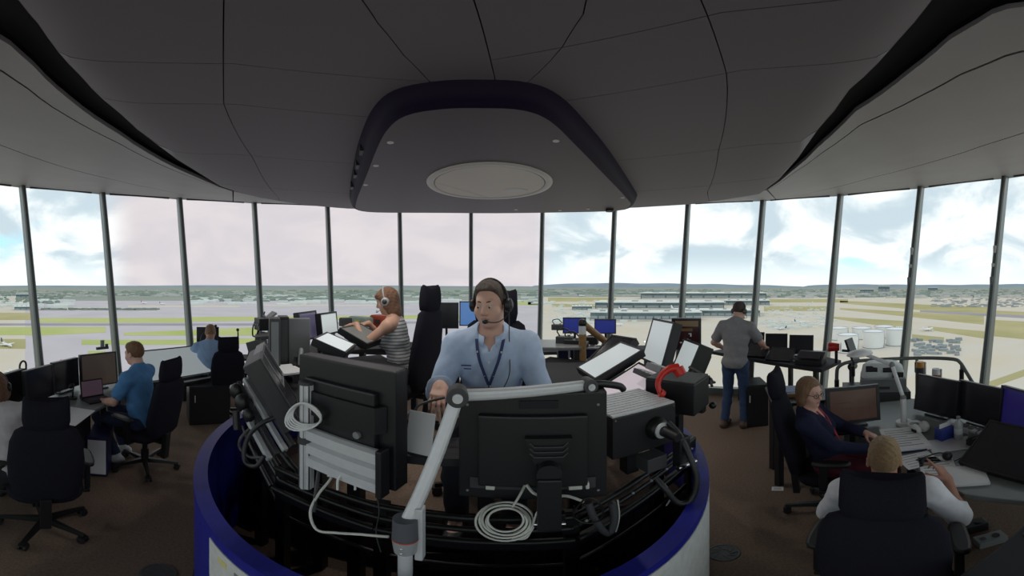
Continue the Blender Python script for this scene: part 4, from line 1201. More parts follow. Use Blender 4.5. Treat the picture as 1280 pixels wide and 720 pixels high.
# black rail frame along the front
fr = thing('equipment_rack', 'black metal rail rack carrying the monitors inside the podium', 'rack', (DX, 1.2, 0))
pts = [(-1.62, 1.62), (-.965, 1.16), (-.457, 1.09), (.20, 1.09), (.95, 1.60)]
for dz, off in ((1.075, 0.0), (1.035, .04), (.995, .02), (.96, -.02)):
    for p, q in zip(pts[:-1], pts[1:]):
        n_ = Vector((q[1] - p[1], -(q[0] - p[0]), 0)).normalized() * -off
        MB().cyl(Vector((p[0] - DX, p[1] - 1.2, dz)) + n_, Vector((q[0] - DX, q[1] - 1.2, dz)) + n_, .013, n=8).build('rail', M_blackm, fr)
for p, q in zip(pts[:-1], pts[1:]):
    MB().cyl((p[0] - DX, p[1] - 1.2 + .06, .72), (q[0] - DX, q[1] - 1.2 + .06, .72), .012, n=8).build('rail', M_blackm, fr)
    MB().box(((p[0] + q[0]) / 2 - DX, (p[1] + q[1]) / 2 - 1.2 + .03, .90), (math.hypot(q[0] - p[0], q[1] - p[1]) * .96, .015, .06), rz(math.atan2(q[1] - p[1], q[0] - p[0]))).build('cable_tray', M_black, fr)
for p in pts:
    MB().box((p[0] - DX, p[1] - 1.2 + .05, .53), (.05, .05, 1.06)).build('post', M_blackm, fr)
    MB().box((p[0] - DX, p[1] - 1.2 + .05, .01), (.14, .14, .02)).build('foot_plate', M_blackm, fr)
for t_ in np.linspace(.06, .94, 7):
    p = Vector((pts[3][0], pts[3][1], 0)).lerp(Vector((pts[4][0], pts[4][1], 0)), float(t_))
    MB().cyl((p.x - DX, p.y - 1.2 - .012, 1.035), (p.x - DX, p.y - 1.2 - .024, 1.04), .006, n=8).build('bolt', M_grey, fr)

# --- monitor seen from behind, left
d1 = monitor('large black monitor seen from behind beside the aluminium post', (-.575, 1.147, 1.45), .224, 0.0, .43, .44, .07, base=1.09, foot=False)
d1['label'] = 'large black monitor seen from behind, with three silver slats on its back'
for o_ in list(d1.children):
    if o_.name.startswith('rear_housing'):
        me = o_.data; o_.data = me
for k in range(3):
    b = MB(); z = .285 - k * .062
    b.prism([(-.0285, 0), (.0285, 0), (.0285, .012), (.02, .03), (-.02, .03), (-.0285, .012)], -.16, .16, Matrix(((0, 0, 1), (0, -1, 0), (1, 0, 0))), (.04, -.105, z))
    b.build('silver_slat', M_silver, d1, recalc=True)['label'] = 'brushed silver slat'
MB().box((.21, -.115, .223), (.022, .05, .20)).build('slat_end_cap', M_black, d1, bevel=.004)
MB().prism([(-.20, 0), (.20, 0), (.18, -.04), (-.18, -.04)], -.05, .05, Matrix(((1, 0, 0), (0, 1, 0), (0, 0, 1))), (0, -.075, .42)).build('ventilation_hump', M_black, d1, recalc=True)
MB().cyl((.10, -.10, .345), (.10, -.112, .345), .014, n=12).build('lock', M_grey, d1)

# --- monitor seen from behind, centre
d2 = monitor('square black monitor seen from behind in the middle, below the silver arm', (.073, 1.19, 1.372), 0.0 + .06, 0.0, .47, .42, .06, base=1.09, foot=False)
MB().box((.02, -.062, .468), (.13, .012, .03)).build('carry_recess', M_gap, d2, bevel=.003)
pq = MB(); pq.prism([(-.075, .06), (.075, .06), (.045, -.04), (-.045, -.04)], .0, .03, rx(PI / 2), (.05, -.09, .30)); pq.build('mount_plate', M_black, d2, recalc=True)
for z in (.345, .325, .305):
    MB().tube([(.05 - .06, -.124, z), (.05 - .045, -.128, z - .014), (.05 + .045, -.128, z - .014), (.05 + .06, -.124, z)], .003, 5).build('plate_rib', M_dgrey, d2)
MB().cyl((.05, -.10, .235), (.05, -.16, .235), .04, n=16).build('tilt_knuckle', M_black, d2)
MB().box((.05, -.15, .10), (.075, .045, .24)).build('mount_arm', M_black, d2, bevel=.006)
MB().cyl((.0, -.15, .0), (.10, -.15, .0), .010, n=10).build('clamp_bolt', M_chrome, d2)
MB().box((.05, -.135, .015), (.10, .03, .06)).build('rail_clamp', M_blackm, d2, bevel=.003)
MB().box((0, -.064, .135), (.42, .01, .05)).build('connector_strip', M_dgrey, d2)
for x, w_ in ((-.14, .03), (.14, .045), (.18, .012)):
    MB().box((x, -.075, .13), (w_, .02, .03)).build('plug', M_cable, d2, bevel=.003)
for x in (-.22, .22):
    for z in (.09, .46): MB().cyl((x, -.06, z), (x, -.0635, z), .005, n=8).build('screw', M_grey, d2)

# --- articulated silver arm
J0, J1, J2 = at(508, 654, .90), at(572, 494, 1.0), at(735, 481, 1.18)
arm = thing('articulated_arm', 'silver articulated monitor arm with round black joints in front of the man', 'arm', (J0.x, J0.y, .80))
lo = Vector((J0.x, J0.y, .80))
def bar(p, q, w_, t_, m, name):
    d = (q - p); L = d.length; z = d.normalized(); x = z.cross(Vector((0, 1, 0))).normalized(); y = z.cross(x)
    Mx = Matrix((x, y, z)).transposed(); b = MB(); n = 14
    b.prism([(w_ / 2 * math.copysign(abs(math.cos(2 * PI * i / n)) ** .7, math.cos(2 * PI * i / n)), t_ / 2 * math.copysign(abs(math.sin(2 * PI * i / n)) ** .7, math.sin(2 * PI * i / n))) for i in range(n)], 0, L, Mx, p - lo)
    return b.build(name, m, arm, recalc=True)
bar(J0, J1, .042, .042, M_silver, 'lower_arm'); bar(J1, J2, .036, .036, M_silver, 'upper_arm')
vd = Vector((J1.x, J1.y, 0)).normalized()
for J, r in ((J1, .032), (J2, .026)):
    k = MB().cyl(J - lo - vd * .032, J - lo + vd * .028, r, n=24).build('joint', M_dgrey, arm, bevel=.004)
    MB().cyl(J - lo - vd * .038, J - lo - vd * .031, r * .48, n=18).cyl(J - lo - vd * .041, J - lo - vd * .037, r * .2, n=12).build('joint_cap', M_silver, k)
e_ = J0 - lo
MB().cyl(e_ + Vector((0, -.01, .03)), e_ + Vector((0, -.01, -.055)), .034, .036, 20).build('base_head', mat('arm_head_grey', (.10, .11, .125), .5), arm)
MB().cyl(e_ + Vector((0, -.01, -.057)), e_ + Vector((0, -.01, -.062)), .0365, n=20).build('red_ring', mat('ring_red', (.5, .10, .07), .5), arm)
MB().cyl(e_ + Vector((0, -.01, -.062)), e_ + Vector((0, -.01, -.125)), .036, .030, 20).build('base_cup', mat('arm_cup_grey', (.34, .36, .37), .45), arm)
for z in (-.085, -.108): MB().ball(e_ + Vector((.0, -.044, z)), .005, 6).build('screw', M_chrome, arm)
MB().box(e_ + Vector((.035, .01, -.05)), (.022, .035, .24)).build('rail_clamp', M_silver, arm, bevel=.004)
MB().cyl(e_ + Vector((0, -.01, -.125)), (0, -.01, .0), .02, n=12).cyl((.03, -.01, .0), (.03, -.01, .10), .013, n=10).build('post', M_silver, arm)
MB().tube(spline([J2 - lo, J2 - lo + Vector((.05, .02, -.005)), J2 - lo + Vector((.13, .05, -.03)), J2 - lo + Vector((.15, .055, -.05))], 4), [.014] * 12 + [.012], 8).build('handle', M_black, arm)

# --- ribbed display chassis right of it
def M2(u): return Matrix(((u[0], -u[1], 0), (u[1], u[0], 0), (0, 0, 1)))
u = Vector((.315, .085)).normalized()
fl = Vector((.385, 1.262, 1.225))
ch = thing('display_chassis', 'black display chassis with ribbed silver top and cable gland on its back', 'equipment', fl, -math.atan2(u.y, u.x))
MB().box((.165, .14, .10), (.33, .28, .20)).build('casing', M_black, ch, bevel=.005)
for i in range(10):
    MB().box((.165, .016 + i * .0275, .203), (.325, .021, .008)).build('rib', M_silver, ch)
MB().lathe([(.055, 0), (.055, .008), (.046, .016), (.046, .03), (.03, .034)], (.215, -.004, .105), 20, 0, rx(PI / 2)).build('cable_gland', M_blackm, ch)
MB().cyl((.215, -.03, .105), (.225, -.13, .095), .026, .022, 14).build('plug', M_black, ch)
MB().lathe([(.0355, -.006), (.039, 0), (.0355, .006)], (.213, -.045, .105), 20, 0, rx(PI / 2)).build('clip_ring', M_silver, ch)
MB().box((.16, -.04, -.035), (.10, .08, .07)).build('mount_bracket', M_dgrey, ch, bevel=.004)
MB().box((.27, -.10, .0), (.06, .05, .16)).build('clamp', M_black, ch, bevel=.008)
MB().cyl((.22, -.13, -.06), (.32, -.13, -.06), .014, n=10).build('clamp_screw', M_chrome, ch)
MB().box((.16, .12, -.08), (.06, .06, .17)).build('mount_post', M_black, ch)
for x in (.012, .318):
    for z in (.012, .188): MB().cyl((x, 0, z), (x, -.003, z), .005, n=8).build('screw', M_chrome, ch)
# second box with glossy lid
c2 = (.83, 1.555, 1.305); u2 = Vector((.55, .42)).normalized()
ch2 = thing('display_chassis', 'black box with plain glossy lid at the right podium end, below the red handset', 'equipment', c2, -math.atan2(u2.y, u2.x))
MB().box((0.01, 0.01, .09), (.21, .27, .17)).build('casing', M_black, ch2, bevel=.006)
MB().box((0.01, 0.01, .179), (.205, .262, .008)).build('lid', M_dgrey, ch2, bevel=.002)
for z in (-.04, -.01, .02, .05, .08):
    MB().box((.135, -.02, z + .03), (.03, .16, .012)).build('rail_section', M_silver, ch2)
MB().box((.16, -.06, .03), (.05, .05, .20)).build('clamp', M_black, ch2, bevel=.008)
for q in ((.19, -.10, .12), (.18, -.02, .16), (.20, .02, .06), (.19, -.12, -.03)):
    MB().ball(q, .022, 8).build('clamp_knob', M_blackm, ch2)
MB().cyl((.15, -.08, .16), (.19, .02, .19), .010, n=8).cyl((.15, -.13, .10), (.21, -.09, .14), .008, n=8).build('clamp_lever', M_dgrey, ch2)
MB().box((0.03, 0.03, -.10), (.06, .06, .20)).build('mount_post', M_black, ch2)

# --- screens on the right side of the podium
monitor('low tilted pale screen resting nearest the silver arm joint, upper of the two', (.645, 2.20, 1.465), -1.86, 1.14, .27, .36, .05, M_scrl, roll=-.1)
monitor('low tilted pinkish white screen just above the ribbed chassis', (.66, 1.86, 1.375), -1.80, 1.10, .30, .34, .06, M_scrp, roll=-.1)
monitor('tall tilted pale screen standing above the red handset', (1.02, 2.24, 1.56), -1.62, .30, .30, .30, .07, M_scrl, base=1.30)
M_scrred = screen_mat('screen_dark_red', (0.030, 0.010, 0.013), .1)
monitor('upright screen showing a brown strip and white figures beside the tall pale screen', (1.36, 2.42, 1.57), 3.72, 0.03, .21, .23, .09, M_scrred, base=1.30,
        mark=((-.02, .38, .9, .2, mat('strip_tan', (.26, .18, .09), .4)), (.0, .16, .5, .10, mat('strip_brown', (.20, .10, .04), .4)), (-.18, -.02, .05, .12, M_paper), (-.13, .02, .08, .03, M_paper), (.10, -.26, .05, .16, M_paper), (.02, -.26, .05, .16, M_paper), (-.06, -.22, .05, .12, M_paper), (-.14, -.28, .05, .18, M_paper), (.2, -.3, .08, .05, M_paper)))
monitor('pale screen in a thick black case tilted at the right end of the podium', (1.09, 1.96, 1.475), -1.46, .43, .24, .24, .10, M_scrl, base=1.30)
monitor('dark screen back tilted behind the two low pale screens', (.715, 2.36, 1.50), -2.0, .95, .24, .26, .05, M_scr)
# red handset and cradle
rh = at(837, 472, 1.63); rhs = thing('red_handset', 'bright red telephone handset on the right podium worktop', 'telephone', (rh.x, rh.y, rh.z - .02), .4)
r0_ = Vector((rh.x, rh.y, rh.z - .02))
gp_ = spline([at(825, 491, 1.60) - r0_, at(822.5, 480, 1.61) - r0_, at(827, 469, 1.63) - r0_, at(837, 461, 1.65) - r0_, at(847, 460, 1.67) - r0_], 5)
MB().tube(gp_, [.013 + .012 * (k_ / (len(gp_) - 1)) ** 2 for k_ in range(len(gp_))], 10).build('grip', M_red, rhs)
MB().cyl(gp_[-1], gp_[-1] + Vector((.012, -.02, -.035)), .030, .027, 16).build('earpiece', M_red, rhs)
MB().cyl(gp_[0], gp_[0] + Vector((.018, -.005, -.012)), .022, .02, 14).build('mouthpiece', M_red, rhs)
MB().tube(spline([gp_[0], gp_[0] + Vector((-.01, .01, -.05)), gp_[0] + Vector((.02, .03, -.09))], 5), .005, 6).build('cord', M_red, rhs)
rhs.rotation_euler = (0, 0, 0)
# keypads and small gear on that worktop
for i, (px, py, d, sz) in enumerate(((826, 462, 2.0, (.16, .12, .04)), (810, 468, 1.9, (.18, .10, .03)), (812, 489, 1.78, (.06, .04, .025)))):
    p = at(px, py, d); o = thing('control_keypad', ('grey control keypad left of the red handset', 'slanted strip keypad under the tall pale screen', 'small white connector box behind the ribbed chassis')[i], 'control panel', (p.x, p.y, p.z - .02), -1.7)
    MB().box((0, 0, sz[2] / 2), sz, rx(.35)).build('casing', (M_grey, M_dgrey, M_white)[i], o, bevel=.004)
    for q in range(4):
        MB().box((sz[0] * (-.36 + .24 * q), 0, sz[2] + .002), (sz[0] * .16, sz[1] * .5, .008), rx(.35)).build('key', M_white if i < 2 else M_black, o)

# --- left side of the podium: leaning monitor, aluminium post, beam
monitor('dark monitor leaning back at the left end of the podium, seen edge on', (-1.10, 1.36, 1.46), .88, .52, .36, .36, .09, base=1.05, body=M_dgrey, foot=False)
lm2 = monitor('grey thin panel clamped behind the leaning monitor at the left end of the podium', (-1.22, 1.44, 1.53), .88, .52, .26, .20, .05, body=M_grey, foot=False)
pp = at(383, 480, 1.30); po2 = thing('aluminium_post', 'ribbed aluminium post with a white cable coil hung on it', 'post', (pp.x, pp.y, 1.10))
hgt = pp.z - 1.10
MB().prism([(.030 * math.cos(2 * PI * i / 24) * (1 if i % 4 else .88), .030 * math.sin(2 * PI * i / 24) * (1 if i % 4 else .88)) for i in range(24)], 0, hgt).build('extrusion', M_silver, po2)
MB().cyl((0, 0, hgt), (0, 0, hgt + .012), .031, n=20).build('top_cap', M_dgrey, po2)
for sx_ in (-.018, .006, .026):
    MB().box((sx_, -.0295 + abs(sx_) * .35, hgt / 2), (.003, .004, hgt)).build('groove', M_dgrey, po2)
MB().cyl((0, 0, hgt * .47), (0, 0, hgt * .53), .034, n=20).build('clamp_collar', M_dgrey, po2)
MB().box((.06, .04, hgt * .62), (.12, .03, .03)).build('bracket', M_silver, po2)
cb = MB()
for k in range(5):
    cc = Vector((pp.x + .024, pp.y - .035, 1.10 + hgt * .76))
    cb.tube([cc + Vector((math.cos(q) * (.062 + .004 * k), -.006 * k - .012 * math.sin(q * 2), math.sin(q) * (.042 + .004 * k) + .006 * k * math.cos(q))) for q in np.linspace(0, 2 * PI, 22, endpoint=False)], .0042, 6, closed=True)
tag(cb.build('cable_coil', M_white), 'white cable coiled round the aluminium post', 'cable')
# slanted beam bundle at the far left
bm_ = thing('mounting_bar', 'slanted aluminium beam bundle with black clamps at the left end of the rail frame', 'beam', (-1.33, 1.37, 1.03))
p0, p1 = at(302, 476, 1.95) , at(352, 566, 1.55)
lo2 = Vector((-1.33, 1.37, 1.03))
for k, m in ((-1.5, M_silver), (-.5, M_dgrey), (.5, M_silver), (1.5, M_dgrey)):
    off = Vector((.022, .03, .02)) * k
    MB().box((p0 + p1) / 2 - lo2 + off, (.026, .03, (p1 - p0).length), (p1 - p0).to_track_quat('Z', 'Y').to_matrix()).build('beam', m, bm_, bevel=.004)
for t_, r in ((.15, .04), (.32, .045), (.5, .035)):
    c = p0.lerp(p1, t_) - lo2 + Vector((-.03, -.05, 0)); MB().ball(c, r, 8, 0, (1, .8, 1.2)).build('clamp', M_black, bm_)
MB().cyl(p0.lerp(p1, .3) - lo2 + Vector((-.05, -.07, -.06)), p0.lerp(p1, .3) - lo2 + Vector((-.02, -.09, -.16)), .02, n=10).build('clamp_lever', M_black, bm_)
MB().cyl(p1 - lo2, p1 - lo2 + Vector((.14, -.0, -.14)), .018, n=10).build('foot_tube', M_blackm, bm_)

# --- cables
cable('thick black cable looping from the ribbed chassis down over the rim', [at(835, 528, 1.42), at(850, 545, 1.40), at(864, 575, 1.36), at(871, 600, 1.34), at(864, 624, 1.32), at(848, 629, 1.30), at(832, 612, 1.30), at(820, 598, 1.32)], .014, M_black, n=8)
cable('thin white cable loop hanging below the right rail', [at(822, 600, 1.33), at(833, 608, 1.33), at(838, 622, 1.34), at(833, 632, 1.34)], .0035, M_cable)
cable('black ring of cable hanging in front of the right rail', [at(716, 640, 1.06), at(735, 622, 1.06), at(753, 634, 1.07), at(750, 650, 1.07), at(732, 654, 1.07), at(717, 646, 1.07), at(718, 632, 1.07)], .0035, M_blackm)
cable('dark ribbed hose curving down below the middle monitor', [at(735, 628, 1.10), at(744, 650, 1.10), at(760, 667, 1.12), at(768, 650, 1.13), at(765, 628, 1.13)], .014, M_dgrey, n=8)
cable('thin pale wire hanging beside the ribbed hose', [at(772, 625, 1.15), at(774, 645, 1.15), at(770, 665, 1.15)], .003, M_cable)
co = MB(); cc = at(632, 651, 1.03)
vd_ = (Vector((0, 0, CAMZ)) - cc).normalized(); hx_ = vd_.cross(Vector((0, 0, 1))).normalized() * -1; hy_ = vd_.cross(hx_)
for k in range(6):
    r = .052 + .0068 * k
    co.tube([cc + hx_ * (math.cos(q) * r * 1.05 + .003 * math.sin(k * 2)) + hy_ * (math.sin(q) * r * .9 + .004 * math.cos(k * 3)) + vd_ * (-.004 * k + .005 * math.sin(3 * q + k)) for q in np.linspace(0, 2 * PI, 30, endpoint=False)], .0042, 6, closed=True)
tag(co.build('cable_coil', M_cable), 'coil of pale cable hanging under the middle monitor', 'cable')
cable('pale cable from the monitor plug down to the hanging coil', [at(656, 607, 1.10), at(648, 622, 1.06), at(640, 634, 1.04)], .0045, M_cable)
cable('pale cable running right from the plug behind the mount arm', [at(658, 606, 1.10), at(668, 617, 1.08), at(684, 621, 1.10), at(708, 620, 1.10), at(730, 627, 1.09)], .006, M_cable)
cable('pale cable rising from the hanging coil to the rail clamp', [at(640, 674, 1.03), at(658, 672, 1.03), at(666, 655, 1.04), at(672, 640, 1.05), at(685, 631, 1.08)], .0045, M_cable)
cable('white cable looping from its plug at the left down to the silver arm base', [at(414, 566, 1.25), at(418, 580, 1.22), at(415, 596, 1.2), at(398, 618, 1.15), at(388, 640, 1.10), at(396, 662, 1.05), at(420, 666, 1.0), at(450, 668, .98), at(486, 671, .95)], .0055, M_cable)
tag(MB().cyl(at(417, 577, 1.23), at(412, 596, 1.2), .012, .010, 10).build('cable_plug', M_cable), 'beige cable plug at the top of the white looping cable', 'plug')
for i, x in enumerate((430, 452)):
    cable(('white cable tie strip on the frame, left of two', 'white cable tie strip on the frame, right of two')[i], [at(x - 8, 612, 1.14), at(x - 7, 598, 1.14), at(x + 2, 590, 1.16), at(x + 9, 586, 1.18)], .005, M_white, name='cable_tie')
cable('thin black cable crossing the left rails beside the white tie strips', [at(420, 566, 1.24), at(440, 590, 1.18), at(458, 612, 1.13), at(472, 613, 1.12), at(478, 607, 1.12), at(466, 604, 1.14)], .004, M_blackm)
cable('thin black cable hanging from the left rail into the pit', [at(470, 612, 1.12), at(474, 640, 1.08), at(470, 665, 1.05), at(476, 690, 1.0)], .003, M_blackm)
cable('thick black cables looping at the left end of the podium', [at(346, 521, 1.6), at(326, 530, 1.6), at(311, 545, 1.6), at(305, 565, 1.58), at(308, 579, 1.55), at(320, 583, 1.5), at(330, 570, 1.5)], .012, M_black, n=8)
cable('second black cable loop beside the blue wall at the left end', [at(312, 536, 1.62), at(301, 548, 1.6), at(300, 560, 1.6), at(312, 571, 1.56), at(326, 572, 1.52)], .008, M_dgrey, n=8)
cable('thin dark cable falling beside the aluminium post', [at(402, 560, 1.3), at(397, 600, 1.2), at(392, 640, 1.1)], .008, M_dgrey)
cable('pale wire lying on the dark pit floor at the left', [on(275, 655, .02), on(295, 645, .02), on(321, 634, .02)], .006, M_wood)
for i, (x, y, z) in enumerate(((560, 690, .25), (430, 655, .25), (720, 700, .2), (640, 705, .05))):
    p = on(x, y, z); o = thing('equipment_case', ('black equipment case low in the podium pit, middle left', 'black equipment case low in the podium pit, left', 'black equipment case low in the podium pit, right', 'flat black case on the podium pit floor, middle')[i], 'equipment', (p.x, p.y + .1, 0), .1 * i - .2)
    MB().box((0, 0, max(.05, z) / 2), (.30, .22, max(.05, z))).build('casing', M_black, o, bevel=.006)
    MB().box((0, -.112, max(.05, z) * .5), (.24, .006, max(.05, z) * .5)).build('front_plate', M_dgrey, o)
    MB().cyl((.1, -.115, max(.05, z) * .5), (.1, -.125, max(.05, z) * .5), .012, n=10).build('knob', M_grey, o)

# upright papers beside the man's worktop
o = flat('grey paper sheet propped upright between the two large monitors', at(525, 545, 1.26), (.11, .20, .004), .25, M_paper, tilt=1.35)
kb = at(540, 490, 1.36)
tag(MB().tube(spline([at(517, 520, 1.34), at(522, 508, 1.36), at(535, 502, 1.38), at(556, 497, 1.4)], 5), .006, 6).build('cable', M_dgrey), 'grey cable curving over the worktop by the man\'s hand', 'cable')

# --- left side screens before the woman in striped top
monitor('white lit screen lying tilted on the left podium worktop', (-1.215, 2.13, 1.56), 1.31, 1.2, .31, .22, .05, M_scrl)
monitor('flat grey touch panel under the hands of the woman in striped top', (-1.24, 2.66, 1.555), 1.62, 1.15, .34, .26, .05, mat('panel_grey', (.20, .21, .20), .4))
monitor('dark violet screen standing beside a small pale screen, left of the woman', (-1.67, 2.46, 1.62), 1.50, .15, .28, .22, .05, M_scrv, base=1.30)
monitor('small pale screen standing right of the dark violet screen', (-1.56, 2.62, 1.63), 1.57, .12, .26, .17, .05, M_scrl, base=1.30)
for i, (px, w_) in enumerate(((343, .13), (354, .12))):
    p = at(px, 470, 2.35 + .12 * i); o = thing('speaker_tower', ('grey upright slim tower unit, left of the pair on the podium', 'dark upright slim tower unit, right of the pair on the podium')[i], 'equipment', (p.x, p.y, 1.30), -.74)
    hh = at(px, 397, 2.35).z - 1.30
    MB().box((0, 0, hh / 2), (.075, .16, hh)).build('casing', M_dgrey if i == 0 else M_black, o, bevel=.008)
    MB().box((0, -.082, hh / 2), (.05, .006, hh * .9)).build('grille', M_grey if i == 0 else M_dgrey, o)
    MB().box((0, 0, -.0 + .006), (.12, .20, .012)).build('foot', M_black, o)
p = at(363, 400, 2.6); o = thing('monitor', 'slim pale monitor edge standing beside the dark tower unit', 'monitor', (p.x, p.y, 1.30), .9)
MB().box((0, 0, .22), (.05, .30, .40)).build('casing', M_grey, o, bevel=.006); MB().box((0, .02, .03), (.05, .10, .06)).build('stand_foot', M_black, o); MB().box((-.03, 0, .22), (.015, .26, .34)).build('screen', M_scr, o)
flat('white papers lying on the left podium worktop', at(358, 463, 2.2), (.24, .17, .012), .5, M_paper)
o = thing('phone_base', 'black desk phone with tilted front on the left podium worktop', 'telephone', (at(383, 430, 2.35).x, at(383, 430, 2.35).y, 1.30), 1.0)
MB().prism([(-.09, 0), (.09, 0), (.07, .13), (-.05, .16)], -.09, .09, rx(PI / 2), (0, 0, 0)).build('body', M_black, o, recalc=True, bevel=.004)
MB().tube(spline([(-.10, -.04, .17), (-.05, -.04, .21), (.03, -.04, .16), (.06, -.04, .12)], 4), .018, 8).build('handset', M_grey, o)
for i in range(3):
    for j in range(3): MB().box((.02 + .02 * j, -.093, .04 + .022 * i), (.013, .006, .013)).build('key', M_grey, o)

# ------------------------------------------------------------------ left working positions
poly_table('window_desk', 'grey topped desk at the left window with three monitors', 'desk', [(-2.05, -.25), (-3.33, 1.50), (-4.0, 1.95), (-4.45, 1.2), (-4.2, -.5), (-3.4, -1.1)], .74, .035, M_desk, [(-2.2, -.15), (-3.25, 1.25), (-4.0, 1.75), (-4.2, .2)])
cabinet('black drawer pedestal under the left window desk', (-3.05, .75, 0), (.45, .5, .68), 2.2, M_black, 'drawer_pedestal', 2)
o = thing('computer_tower', 'computer tower with white side under the desk by the seated man in blue', 'computer', (-3.12, 1.18, 0), 2.1)
MB().box((0, 0, .24), (.20, .42, .46)).build('casing', M_navy, o, bevel=.006); MB().box((0, .214, .24), (.17, .012, .40)).build('side_panel', M_white, o, bevel=.004)
for y in (-.15, .15): MB().box((0, y, .008), (.18, .04, .02)).build('foot', M_black, o)
monitor('leftmost of the three black monitors at the left window', (-3.26, .34, .95), .80, .08, .38, .30, .05, M_scr, base=.74)
monitor('middle one of the three black monitors at the left window', (-3.33, .62, .965), .91, .08, .38, .31, .05, M_scr, base=.74)
monitor('rightmost of the three black monitors at the left window', (-3.66, .98, .955), 1.0, .05, .38, .31, .05, M_scr, base=.74)
monitor('brownish lit monitor behind the laptop before the seated man in blue', (-3.66, 1.37, .985), 1.42, .12, .44, .36, .05, M_scrb, base=.74)
o = thing('laptop', 'small black laptop with violet screen in front of the brownish monitor', 'laptop', (-3.35, 1.20, .74), 1.40)
MB().box((0, .05, .010), (.27, .19, .018)).build('keyboard_base', M_black, o, bevel=.003)
k_ = MB().box((0, -.06, .11), (.27, .012, .19), rx(.18)).build('lid', M_black, o, bevel=.003); MB().box((0, -.052, .111), (.245, .003, .165), rx(.18)).build('screen', screen_mat('screen_plum', (.075, .045, .06), .3), k_)
MB().box((0, .05, .0205), (.23, .09, .003)).build('keys', M_dgrey, o)
flat('white sheets under a clear mat on the left window desk', (-2.95, .82, .742), (.42, .32, .004), .75, M_paper)
flat('small white card on the left window desk near its front edge', (-2.82, .70, .747), (.10, .07, .003), .75, M_paper)
for i, (x, y) in enumerate(((-3.05, .42), (-3.12, .62), (-2.9, .28))):
    flat(('white strip lying below the middle of the three monitors', 'white strip lying below the rightmost of the three monitors', 'white strip lying below the leftmost of the three monitors')[i], (x, y, .742), (.14, .05, .012), .9, M_white, 'strip_holder', 'stationery')
for i, (x, y) in enumerate(((-3.42, .98), (-3.46, 1.12))):
    o = thing('headset_stand', ('black tangled headset on the desk beside the laptop', 'black gooseneck microphone base between laptop and monitors')[i], 'headset', (x, y, .74))
    MB().cyl((0, 0, 0), (0, 0, .02), .05, n=14).build('base', M_black, o); MB().tube(spline([(0, 0, .02), (.02, 0, .10), (-.02, .02, .16), (-.06, .0, .14)], 5), .01, 6).build('stem', M_black, o); MB().ball((-.06, 0, .13), .03, 8).build('pad', M_black, o)
o = thing('desk_lamp', 'bent grey tube lamp standing behind the leftmost monitor', 'lamp', (-3.62, .52, .74), .8)
MB().cyl((0, 0, 0), (0, 0, .02), .06, n=16).build('base', M_dgrey, o); MB().tube([(0, 0, .02), (0, 0, .36)] + [(.055 - .055 * math.cos(q), 0, .36 + .055 * math.sin(q)) for q in np.linspace(0, PI, 10)] + [(.11, 0, .30)], .011, 8).build('tube', M_dgrey, o)
o = thing('signal_lamp', 'small grey gauge unit on top of the brownish monitor', 'instrument', (-3.80, 1.46, 1.20), 1.4)
MB().box((0, 0, .015), (.16, .03, .03)).build('bracket', M_dgrey, o); MB().cyl((.0, 0, .03), (.0, 0, .11), .025, n=12).build('drum', M_grey, o); MB().cyl((-.06, 0, .03), (-.06, 0, .06), .02, n=12).build('dial', M_dgrey, o)

# large slanted display table and cabinet near the left window
lt = thing('display_table', 'large slanted pale display table by the left window', 'display', (-4.06, 2.72, 0), 1.62)
MB().box((0, -.02, .82), (1.15, .62, .07), rx(-.62)).build('table_frame', M_black, lt, bevel=.01)
MB().box((0, .002, .855), (1.05, .54, .006), rx(-.62)).build('display_panel', screen_mat('screen_pale_table', (.36, .40, .41), .40, .3), lt)
MB().box((0, .25, .62), (1.15, .05, .14)).build('front_apron', M_black, lt, bevel=.006)
MB().box((0, .284, .635), (1.0, .02, .02)).build('front_trim', M_silver, lt)
for s in (-1, 1): MB().box((s * .48, -.05, .34), (.06, .3, .68)).build('leg', M_black, lt, bevel=.005)
cabinet('black cabinet under the slanted display table beside the far man', (-3.72, 2.98, 0), (.55, .42, .58), 2.1, M_black, 'cabinet', 1)
monitor('dark square monitor at the window left of the far man', (-4.42, 3.55, 1.14), 2.2, .05, .34, .24, .05, M_scr, base=.80)
poly_table('window_desk', 'dark desk at the far left window before the far man in blue', 'desk', [(-4.75, 3.10), (-4.30, 3.85), (-3.4, 4.55), (-3.15, 4.25), (-4.0, 3.62), (-4.3, 3.02)], .80, .035, M_darkdesk, [(-4.6, 3.2), (-4.2, 3.75), (-3.35, 4.4)])
for i, (pts_) in enumerate((((-3.9, 3.75), (-3.70, 3.55)), ((-4.35, 3.35), (-4.30, 3.62)))):
    (x0, y0), (x1, y1) = pts_; o = thing('gooseneck_microphone', ('black gooseneck microphone right of the far man in blue', 'black gooseneck microphone left of the far man in blue')[i], 'microphone', (x0, y0, .80))
    MB().cyl((0, 0, 0), (0, 0, .02), .05, n=14).build('base', M_black, o); MB().tube(spline([(0, 0, .02), (0, 0, .30), ((x1 - x0) * .3, (y1 - y0) * .3, .42), ((x1 - x0), (y1 - y0), .50)], 5), .011, 6).build('stem', M_black, o); MB().ball((x1 - x0, y1 - y0, .50), .024, 8).build('head', M_black, o)
monitor('small pale backed screen on the window desk right of the far man', (-3.42, 4.05, 1.22), 2.5, .1, .36, .22, .04, M_scrl, base=.80)

# chairs on the left
office_chair('dark high backed chair in the left foreground, seen from behind', (-2.25, .45, 0), -1.40, spin=.5)
office_chair('dark chair with headrest under the seated man in blue and white shoes', (-2.95, 1.58, 0), -1.92, spin=.2, rec=.16)
office_chair('dark chair of the far man in pale blue at the left window', (-3.66, 3.27, 0), -.95, spin=.1, rec=.2)

